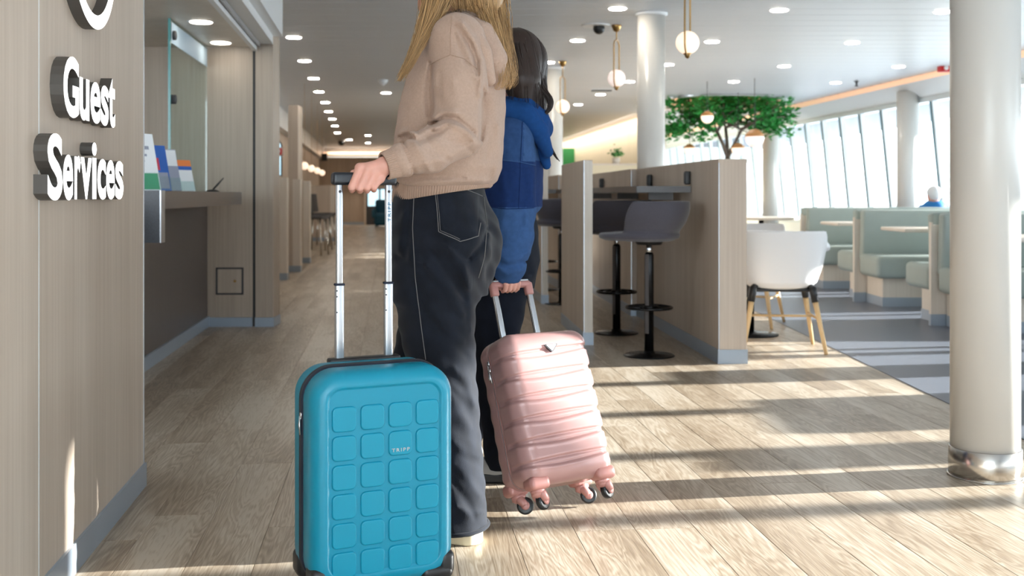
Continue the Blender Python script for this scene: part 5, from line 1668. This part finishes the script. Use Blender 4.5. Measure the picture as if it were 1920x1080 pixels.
# body: one continuous figure under the clothes
S = SDF((-.56, 2.70, .0), (.06, 3.50, 1.80), .0085)
S.add(S.column([(.74, -.205, 3.167, .150, .108), (.86, -.207, 3.17, .160, .112), (.98, -.212, 3.17, .135, .098), (1.10, -.195, 3.165, .140, .105), (1.28, -.172, 3.155, .165, .115), (1.40, -.155, 3.155, .150, .092), (1.47, -.146, 3.155, .08, .06)], LT, FT, 2.2))
S.add(S.path([(-.146, 3.155, 1.44), (-.155, 3.15, 1.58)], [.052, .050]), .03)
S.add(S.path([shoL+np.array([0,.03,-.01]), elb, (elb+wri)/2, wri], [.045, .036, .033, .024], k=.02), .03)
S.add(S.path([shoR-np.array([0,.03,.01]), elbR, wriR], [.045, .036, .024], k=.02), .03)
S.add(S.path([(-.225, 3.10, .80), (-.203, 3.085, .48), (-.172, 3.08, .09)], [.075, .052, .035], k=.03), .03)
S.add(S.path([(-.195, 3.25, .80), (-.270, 3.29, .48), (-.380, 3.33, .09)], [.075, .052, .035], k=.03), .03)
for (hx_, hy_) in ((-.168, 3.08), (-.376, 3.332)):
    S.add(S.path([(hx_+.02, hy_-.01, .055), (hx_+FP[0]*.12, hy_+FP[1]*.12, .045), (hx_+FP[0]*.17, hy_+FP[1]*.17, .04)], [.03, .028, .022]), .02)
hc = np.array([-.185, 3.13, 1.665])
S.add(S.ell(hc + np.array([.02, 0, .025]), (.098, .076, .098)), .02)                      # cranium
S.add(S.ell(hc + np.array([-.030, .004, -.045]), (.070, .058, .085)), .03)                # face
S.add(S.cone(hc + np.array([-.055, .006, -.095]), hc + np.array([-.072, .007, -.112]), .030, .020), .02)   # chin
S.add(S.cone(hc + np.array([-.098, .008, .0]), hc + np.array([-.118, .010, -.035]), .009, .014), .012)     # nose
S.add(S.cone(hc + np.array([-.092, -.012, -.070]), hc + np.array([-.092, .028, -.070]), .010, .010), .01)  # lips
S.sub(S.ell(hc + np.array([-.098, -.030, -.002]), (.016, .016, .012)), .01); S.sub(S.ell(hc + np.array([-.094, .045, -.002]), (.016, .016, .012)), .01)
S.add(S.ell(hc + np.array([-.083, -.030, -.003]), (.013, .013, .011)), .003); S.add(S.ell(hc + np.array([-.079, .043, -.003]), (.013, .013, .011)), .003)
for sy in (-1, 1): S.add(S.ell(hc + np.array([.010, sy*.076, -.02]), (.022, .010, .032)), .006)    # ears
bodym = S.mesh()
def gripD(X): return 2.7537 + (X+.382)*.466 - .002
def HP(x, y, off):
    D = 2.76
    for _ in range(3):
        X = (x-960)*D/F; D = gripD(X) + off
    return V3(x, y, D)
mcp = [HP(675,315,-.012), HP(690,317,-.020), HP(703,324,-.022), HP(713,334,-.020)]
pip = [HP(659,351,-.025), HP(674,352,-.026), HP(687.5,352,-.026), HP(701,351.5,-.025)]
dip = [HP(660,356,-.002), HP(675,357,-.001), HP(688,357,-.001), HP(701,356,-.001)]
tip = [HP(664,350,.016), HP(678,351,.017), HP(691,351,.016), HP(703,350,.014)]
thumb = [HP(705,312,.002), HP(690,315,.012), HP(674,321,.012), HP(662,324,.006)]
hm = hand_mesh(V3(722,310,2.757), mcp, pip, dip, tip, thumb, .0094)
# far hand, relaxed
fw = wriR; ff = np.array([-.2, .1, -.97]); fl_ = np.array([-.1, -.99, 0.])
mc2 = [fw+ff*.085+fl_*(.03-.02*i) for i in range(4)]; pi2 = [q+ff*.04+np.array([.0,0,-.006]) for q in mc2]; di2 = [q+np.array([.006,0,-.026]) for q in pi2]; ti2 = [q+np.array([.014,0,-.016]) for q in di2]
th2 = [fw+ff*.03+fl_*.028, fw+ff*.06+fl_*.045, fw+ff*.09+fl_*.05, fw+ff*.11+fl_*.048]
hm2 = hand_mesh(fw, mc2, pi2, di2, ti2, th2, .009)
body, _ = sdf_obj('body', [bodym, hm, hm2], 'skin', w1_, relax=1)
for i in range(4):
    c = Vector(tip[i]); 

# shoes
def shoe(parent, heel, F2, L=.255, w=.044, mat_u='canvas_white', mat_s='sole_cream', name='shoe'):
    F2 = np.array(F2)/np.linalg.norm(F2); h3 = np.array([heel[0], heel[1], 0.]); f3 = np.append(F2, 0.); l3 = np.array([-F2[1], F2[0], 0.])
    lo = np.minimum(h3, h3+f3*L) - .08; hi = np.maximum(h3, h3+f3*L) + .08; hi[2] = .13; lo[2] = -.002
    S = SDF(lo, hi, .0045)
    d = S.path([h3+f3*.045+np.array([0,0,.055]), h3+f3*.12+np.array([0,0,.05]), h3+f3*.20+np.array([0,0,.035]), h3+f3*(L-.035)+np.array([0,0,.03])], [w*.92, w*.95, w, w*.72], k=.02)
    d = np.maximum(d, .012 - S.Z)
    ank = S.path([h3+f3*.06+np.array([0,0,.06]), h3+f3*.065+np.array([0,0,.12])], [w*.9, w*.85])
    hh = np.clip(.5+.5*(d-ank)/.02, 0, 1); d = d*(1-hh)+ank*hh-.02*hh*(1-hh)
    S.add(d)
    up, ub = sdf_obj(name, [S.mesh()], mat_u, parent, relax=2)
    S2 = SDF(lo, hi, .004)
    px_ = (S2.X-h3[0])*f3[0]+(S2.Y-h3[1])*f3[1]; py_ = (S2.X-h3[0])*l3[0]+(S2.Y-h3[1])*l3[1]
    t = np.clip(px_, .042, L-.04)
    wid = np.interp(t, [.042, .10, .19, L-.04], [w, w*.94, w*1.08, w*.86])
    q = np.sqrt((px_-t)**2+py_**2) - wid
    q = np.maximum(q, np.abs(S2.Z-.0165)-.0165)
    S2.add(q)
    sdf_obj('sole', [S2.mesh()], mat_s, up, relax=1)
    return up, ub
shoe(w1_, (-.088, 3.060), FP)
shoe(w1_, (-.300, 3.30), FP)

# blonde hair: mass on the head, a bunch over the near shoulder, the rest down the back
rng = random.Random(11)
S = SDF((-.33, 2.95, 1.40), (.05, 3.34, 1.81), .0075)
S.add(S.ell(hc + np.array([.035, 0, .030]), (.105, .092, .108)))
S.add(S.path([hc + np.array([.05, -.01, .0]), np.array([-.10, 3.12, 1.58]), np.array([-.085, 3.12, 1.50])], [.085, .075, .035]), .03)
S.add(S.path([hc + np.array([-.01, -.055, .02]), hc + np.array([-.02, -.078, -.06]), V3(815, 8, 3.02)], [.055, .035, .030]), .03)
hairm = S.mesh()
m = MB()
bunch = [tuple(np.append(hc+np.array([-.02,-.05,.06]), .03)), tuple(np.append(V3(815,-40,3.04), .030)), tuple(np.append(V3(808,10,3.01), .032)), tuple(np.append(V3(794,55,2.985), .022)), tuple(np.append(V3(773,105,2.965), .015)), tuple(np.append(V3(747,154,2.955), .009))]
bunch2 = [tuple(np.append(hc+np.array([0,-.06,.05]), .03)), tuple(np.append(V3(838,-40,3.03), .03)), tuple(np.append(V3(828,8,3.0), .026)), tuple(np.append(V3(806,52,2.98), .016)), tuple(np.append(V3(780,100,2.965), .011)), tuple(np.append(V3(757,143,2.955), .008))]
locks(m, [bunch, bunch, bunch2], 520, 1.0, .0011, rng)
bk = []
for (xa, xb, D) in ((905, 942, 3.08), (920, 952, 3.12), (890, 935, 3.05), (930, 957, 3.16), (925, 948, 3.2)):
    bk.append([tuple(np.append(hc+np.array([.07, rng.uniform(-.05,.05), .06]), .03)), tuple(np.append(V3(xa, -35, D), .026)), tuple(np.append(V3(xa+12, 15, D), .022)), tuple(np.append(V3((xa+12+xb)/2, 60, D-.02), .018)), tuple(np.append(V3(xb, 115, D-.03), .016)), tuple(np.append(V3(xb+4, 150, D-.03), .014)), tuple(np.append(V3(xb-4, 168, D-.03), .012))])
locks(m, bk, 340, 1.0, .0009, rng, wav=.006)
cen = []
for xa in (840, 855, 870, 885, 900):
    cen.append([tuple(np.append(hc+np.array([.05, -.05, .07]), .03)), tuple(np.append(V3(xa, -60, 3.02), .03)), tuple(np.append(V3(xa, -10, 3.02), .022)), tuple(np.append(V3(xa+4, 22, 3.03), .016))])
locks(m, cen, 260, 1.0, .0014, rng)
hp = np.array([[v.x, v.y, v.z] for v in m.v])
hair, hair_b = sdf_obj('hair', [hairm], 'blonde_hair', w1_, relax=2)
flow_strands(m, hair_b, hairm[0], 700, rng, .0013, zmin=1.58, zlo=1.44)
put('strands', m, 'blonde_hair', hair, world=True, kind='stuff')

# ------------------------------------------------------------------ girl with the pink suitcase
w2_ = thing('person', 'dark-haired person in a blue patchwork hoodie holding the pink suitcase handle', 'person', (-.03, 3.8, 0))
t2_ = math.radians(14)
F2 = np.array([-math.cos(t2_), math.sin(t2_)]); L2 = np.array([-math.sin(t2_), -math.cos(t2_)])
GRIP = np.array((pk.matrix_basis @ Vector((0, -.012, .742)))[:])
GX = np.array((pk.matrix_basis.to_3x3() @ Vector((1, 0, 0)))[:]); GU = np.array((pk.matrix_basis.to_3x3() @ Vector((0, 0, 1)))[:]); GY = np.array((pk.matrix_basis.to_3x3() @ Vector((0, 1, 0)))[:])
# jeans
S = SDF((-.34, 3.48, .02), (.16, 4.05, 1.0), .0070)
S.add(S.column([(.66, -.03, 3.815, .135, .105), (.76, -.027, 3.815, .160, .122), (.86, -.028, 3.81, .160, .120), (.97, -.034, 3.81, .140, .105)], L2, F2, 2.2))
lgL = S.column([(.045, -.030, 3.725, .058, .062), (.24, -.048, 3.72, .060, .062), (.50, -.055, 3.73, .072, .080), (.72, -.035, 3.75, .084, .108)], L2, F2, 2.2)
lgR = S.column([(.045, -.19, 3.92, .06, .065), (.24, -.14, 3.91, .062, .066), (.50, -.085, 3.9, .074, .082), (.72, -.03, 3.88, .084, .105)], L2, F2, 2.2)
S.add(np.minimum(lgL, lgR), .03)
S.d += .0020*np.sin(S.Z*50+S.X*40)*np.sin(S.X*60+S.Y*30)
j2, j2b = sdf_obj('jeans', [S.mesh()], 'denim_dark', w2_, relax=2)
# hoodie
sh2 = np.array([-.005, 3.665, 1.205]); el2 = V3(962, 392, 3.635); cu2 = V3(954, 496, 3.590); wr2 = V3(953, 527, 3.592)
S = SDF((-.22, 3.46, .70), (.20, 4.05, 1.36), .0062)
S.add(S.column([(.935, -.030, 3.805, .160, .118), (.96, -.026, 3.805, .178, .130), (1.05, -.02, 3.805, .182, .126), (1.16, -.012, 3.8, .178, .118), (1.235, -.004, 3.8, .155, .098), (1.29, .004, 3.795, .095, .070), (1.32, .006, 3.795, .07, .06)], L2, F2, 2.2))
S.add(S.path([sh2+np.array([0,.05,.0]), sh2, el2, (el2+cu2)/2, cu2], [.070, .074, .074, .070, .062], k=.025), .035)
S.add(S.path([cu2, wr2], [.046, .040]), .012)
S.add(S.path([np.array([-.02,3.92,1.2]), np.array([-.06,3.99,.97]), np.array([-.12,3.96,.76])], [.07,.066,.05], k=.02), .03)
for pts, D, r in () and ((((925,470),(955,492),(988,478)), 3.59, .014), (((922,490),(950,508),(975,500)), 3.61, .012), (((990,260),(1004,310),(1000,360)), 3.61, .014), (((940,330),(950,380),(935,440)), 3.56, .010), (((985,400),(995,440),(990,480)), 3.58, .010)):
    q = [V3(x, y, D) for (x, y) in pts]; S.add(S.path(q, [r*.5, r*.8, r*.4]), .025)
pleats(S, [(((922,468),(955,488),(990,474)), .008, 9), (((920,482),(950,500),(985,490)), -.009, 6), (((924,496),(952,512),(978,506)), .007, 7), (((990,255),(1003,310),(998,370)), .006, 9), (((975,300),(983,360),(978,420)), -.006, 8), (((940,320),(950,380),(936,440)), .005, 9), (((985,400),(996,440),(988,475)), .005, 8), (((925,400),(940,440),(930,470)), -.004, 8), (((950,240),(965,270),(972,300)), -.004, 8)], 3.78)
for pts, D, r in () and ((((930,480),(955,498),(985,488)), 3.575, .006), (((975,300),(982,360),(978,420)), 3.575, .007)):
    q = [V3(x, y, D) for (x, y) in pts]; S.sub(S.path(q, [r*.5, r, r*.5]), .016)
S.d += .0014*np.sin(S.X*60+S.Z*44)*np.sin(S.Z*52-S.Y*50)
def hood_cols(c):
    px = 960 + c[:, 0]*F/c[:, 1]; py = HZ - (c[:, 2]-1)*F/c[:, 1]
    out = np.zeros(len(c), int)
    out[(py > 302)] = 1
    out[(py > 388)] = 2
    out[(px > 982) & (py <= 302)] = 2
    return out
hd, hdb = sdf_obj('hoodie', [S.mesh()], ['hoodie_blue', 'hoodie_navy', 'hoodie_pale'], w2_, face_mat=hood_cols, relax=2)
s2 = cast_dir(960, 300)
def p2(*q): return [Vector(at(x, y, 3.66)) - s2*.5 for (x, y) in q]
stitch(hd, hdb, p2((905, 302), (940, 300), (975, 304), (1003, 310)), s2, r=.0016, mat_='hoodie_pale', name='seam')
stitch(hd, hdb, p2((910, 386), (950, 389), (1000, 388)), s2, r=.0016, mat_='hoodie_navy', name='seam')
stitch(hd, hdb, p2((979, 230), (976, 300), (972, 388)), s2, r=.0014, mat_='hoodie_navy', name='seam')
# hood
S = SDF((-.16, 3.48, 1.08), (.20, 4.01, 1.42), .0062)
S.add(S.path([V3(905,222,3.72), V3(945,206,3.64), V3(985,212,3.63), V3(1010,245,3.66), V3(1027,285,3.72)], [.03, .036, .036, .034, .020]))
S.add(S.path([V3(945,195,3.68), V3(985,195,3.68), V3(1008,225,3.72), V3(1020,270,3.76)], [.026, .034, .038, .022]), .02)
S.add(S.path([np.array([.09,3.76,1.27]), np.array([.10,3.86,1.24]), np.array([.05,3.94,1.28])], [.04,.05,.035]), .03)
S.add(S.path([V3(1010,250,3.74), V3(1025,310,3.76)], [.030, .016]), .02)
S.sub(S.path([V3(940,226,3.585), V3(985,238,3.575), V3(1012,285,3.62)], [.005,.006,.004]), .012)
sdf_obj('hood', [S.mesh()], 'hoodie_hood', hd, relax=2)
# body
S = SDF((-.40, 3.56, .0), (.16, 4.02, 1.60), .0085)
S.add(S.column([(.70, -.03, 3.815, .12, .09), (.86, -.028, 3.81, .13, .095), (1.0, -.025, 3.805, .12, .085), (1.15, -.012, 3.8, .14, .09), (1.25, .0, 3.8, .11, .065)], L2, F2))
S.add(S.path([(.004, 3.795, 1.24), (.008, 3.79, 1.38)], [.045, .043]), .03)
S.add(S.path([sh2+np.array([0,.02,-.01]), el2, wr2], [.04, .034, .022], k=.02), .03)
S.add(S.path([np.array([-.02,3.92,1.19]), np.array([-.06,3.99,.97]), np.array([-.12,3.96,.72])], [.04,.034,.022], k=.02), .03)
S.add(S.path([(-.035, 3.75, .74), (-.055, 3.73, .46), (-.034, 3.725, .08)], [.062, .046, .032], k=.03), .03)
S.add(S.path([(-.03, 3.88, .74), (-.085, 3.9, .46), (-.185, 3.92, .08)], [.062, .046, .032], k=.03), .03)
for (hx_, hy_) in ((-.03, 3.725), (-.188, 3.92)): S.add(S.path([(hx_+.02, hy_, .05), (hx_+F2[0]*.15, hy_+F2[1]*.15, .04)], [.028, .022]), .02)
h2 = np.array([.008, 3.785, 1.455])
S.add(S.ell(h2 + np.array([.012, 0, .018]), (.088, .072, .090)), .02)
S.add(S.ell(h2 + np.array([-.030, .006, -.040]), (.062, .054, .078)), .03)
S.add(S.cone(h2 + np.array([-.050, .01, -.085]), h2 + np.array([-.064, .012, -.098]), .026, .018), .02)
S.add(S.cone(h2 + np.array([-.088, .016, -.005]), h2 + np.array([-.106, .018, -.034]), .008, .012), .012)
S.add(S.cone(h2 + np.array([-.080, -.006, -.064]), h2 + np.array([-.080, .032, -.064]), .009, .009), .01)
for sy in (-1, 1): S.add(S.ell(h2 + np.array([.006, sy*.072, -.02]), (.02, .010, .028)), .006)
for sy in (-.028, .046): S.sub(S.ell(h2 + np.array([-.088, sy, -.004]), (.015, .014, .011)), .01)
bm2 = S.mesh()
# hand closed on the pink grip: fingers over the top, down in front
def GP(a, up, out): return GRIP + GX*a + GU*up - GY*out
hx0 = [-.030, -.0125, .0045, .020]
mc = [GP(a, .020, .012) for a in hx0]; pi_ = [GP(a, -.006+.001*i, .0235) for i, a in enumerate(hx0)]; di_ = [GP(a, -.021+.001*i, .010) for i, a in enumerate(hx0)]; ti_ = [GP(a, -.020, -.008) for a in hx0]
tm_ = [GP(-.03, .03, -.005), GP(-.038, .016, -.018), GP(-.034, .0, -.020), GP(-.026, -.010, -.018)]
hm = hand_mesh(wr2, mc, pi_, di_, ti_, tm_, .0080)
fw = np.array([-.12, 3.96, .72]); ff = np.array([-.2, -.05, -.98]); fl_ = np.array([-.1, -.99, 0.])
mc2 = [fw+ff*.075+fl_*(.026-.018*i) for i in range(4)]; pi2 = [q+ff*.035 for q in mc2]; di2 = [q+np.array([.006,0,-.024]) for q in pi2]; ti2 = [q+np.array([.012,0,-.014]) for q in di2]
th2 = [fw+ff*.03+fl_*.026, fw+ff*.055+fl_*.04, fw+ff*.08+fl_*.045, fw+ff*.10+fl_*.043]
hm2 = hand_mesh(fw, mc2, pi2, di2, ti2, th2, .008)
sdf_obj('body', [bm2, hm, hm2], 'skin', w2_, relax=1)
shoe(w2_, (.062, 3.715), (-.985, .10), L=.235, w=.040, mat_u='sneaker_grey', mat_s='black_plastic')
shoe(w2_, (-.10, 3.91), (-.97, .24), L=.235, w=.040, mat_u='sneaker_grey', mat_s='black_plastic')
# dark hair
S = SDF((-.12, 3.62, 1.20), (.20, 3.96, 1.60), .0065)
S.add(S.ell(h2 + np.array([.022, 0, .022]), (.094, .086, .095)))
S.add(S.path([V3(968,95,3.74), V3(978,150,3.7), V3(985,195,3.7)], [.08, .068, .045]), .03)
S.add(S.path([V3(985,110,3.8), V3(998,165,3.8), V3(1010,210,3.8)], [.065, .055, .03]), .03)
hm3 = S.mesh()
hair2, hair2_b = sdf_obj('hair', [hm3], 'dark_hair', w2_, relax=2)
m = MB(); rng = random.Random(23); gl = []
flow_strands(m, hair2_b, hm3[0], 800, rng, .0014, zmin=1.40, drift=(.10, -.05, 0), zlo=1.235)
for (x0, x1, x2, x3, D) in ((940,945,950,952,3.68),(955,962,968,970,3.67),(970,980,985,988,3.67),(980,995,1003,1006,3.69),(985,1002,1012,1016,3.73),(988,1006,1018,1028,3.78)):
    gl.append([tuple(np.append(V3(965+ (x0-965)*.4, 62, 3.76), .03)), tuple(np.append(V3(x0, 85, D), .022)), tuple(np.append(V3(x1, 125, D-.01), .020)), tuple(np.append(V3(x2, 165, D-.015), .018)), tuple(np.append(V3(x3, 205, D-.02), .014))])
locks(m, gl, 120, 1.0, .0022, rng, wav=.003)
cur = [[tuple(np.append(V3(1000,120,3.74), .012)), tuple(np.append(V3(1012,160,3.72), .014)), tuple(np.append(V3(1030,185,3.71), .010)), tuple(np.append(V3(1030,205,3.71), .008)), tuple(np.append(V3(1016,222,3.71), .010)), tuple(np.append(V3(1020,245,3.72), .008)), tuple(np.append(V3(1030,268,3.73), .006))],
       [tuple(np.append(V3(1003,140,3.76), .010)), tuple(np.append(V3(1014,185,3.74), .012)), tuple(np.append(V3(1018,225,3.73), .009)), tuple(np.append(V3(1024,260,3.73), .008)), tuple(np.append(V3(1036,285,3.74), .006)), tuple(np.append(V3(1050,304,3.74), .004))]]
locks(m, cur, 70, 1.0, .0020, rng, wav=.002, seg=20)
put('strands', m, 'dark_hair', hair2, world=True, kind='stuff')

# ------------------------------------------------------------------ seated man by the windows
w3_ = thing('person', 'white-haired person in a bright blue jacket seated by the windows', 'person', (at(1756, 380, 13.0).x, 13.0, 0))
hm_ = np.array(at(1751, 366, 13.0)[:])
S = SDF((hm_[0]-.35, 12.55, .0), (hm_[0]+.40, 13.3, 1.2), .014)
S.add(S.ell(hm_ + np.array([0, .01, -.01]), (.075, .085, .10)))
S.add(S.path([hm_ + np.array([0, .02, -.09]), hm_ + np.array([.01, .03, -.18])], [.05, .055]), .02)
S.add(S.path([hm_ + np.array([.02, .04, -.22]), hm_ + np.array([.03, .04, -.52])], [.13, .14]), .04)
S.add(S.path([(hm_[0]-.08, 13.04, .44), (hm_[0]-.10, 12.70, .46), (hm_[0]-.10, 12.68, .06)], [.08, .065, .045]), .03)
S.add(S.path([(hm_[0]+.12, 13.04, .44), (hm_[0]+.14, 12.70, .46), (hm_[0]+.14, 12.68, .06)], [.08, .065, .045]), .03)
for s in (-1, 1):
    S.add(S.path([hm_ + np.array([s*.16+.02, .04, -.2]), hm_ + np.array([s*.22+.02, 0, -.42]), hm_ + np.array([s*.14, -.2, -.5])], [.05, .042, .03]), .03)
sdf_obj('body', [S.mesh()], 'skin', w3_, relax=1)
S = SDF((hm_[0]-.40, 12.6, .38), (hm_[0]+.45, 13.35, 1.0), .014)
S.add(S.path([hm_ + np.array([.02, .04, -.20]), hm_ + np.array([.03, .04, -.52])], [.155, .165]))
for s in (-1, 1): S.add(S.path([hm_ + np.array([s*.15+.02, .04, -.19]), hm_ + np.array([s*.23+.02, 0, -.42]), hm_ + np.array([s*.15, -.18, -.5])], [.068, .058, .045]), .05)
S.add(S.cone(hm_ + np.array([0, .02, -.12]), hm_ + np.array([0, .02, -.16]), .06, .075), .03)
sdf_obj('jacket', [S.mesh()], 'jacket_blue', w3_, relax=2)
S = SDF((hm_[0]-.2, 12.8, .85), (hm_[0]+.2, 13.2, 1.2), .010)
S.add(S.ell(hm_ + np.array([0, -.005, .02]), (.088, .098, .098))); S.sub(S.ell(hm_ + np.array([-.10, .03, -.05]), (.05, .08, .07)), .02)
sdf_obj('hair', [S.mesh()], 'grey_hair', w3_, relax=2)
st = thing('side_chair', 'pale chair under the seated white-haired person by the windows', 'chair', (hm_[0]+.03, 13.06, 0))
put('seat', MB().rbox((0, 0, .37), (.46, .46, .05), .02), 'sage_leather', st)
put('backrest', MB().rbox((0, .24, .55), (.44, .04, .30), .02), 'sage_leather', st)
for sx in (-1, 1):
    for sy in (-1, 1): put('leg', MB().tube([(sx*.19, sy*.19, .36), (sx*.21, sy*.21, 0)], .014, 8), 'beech', st)
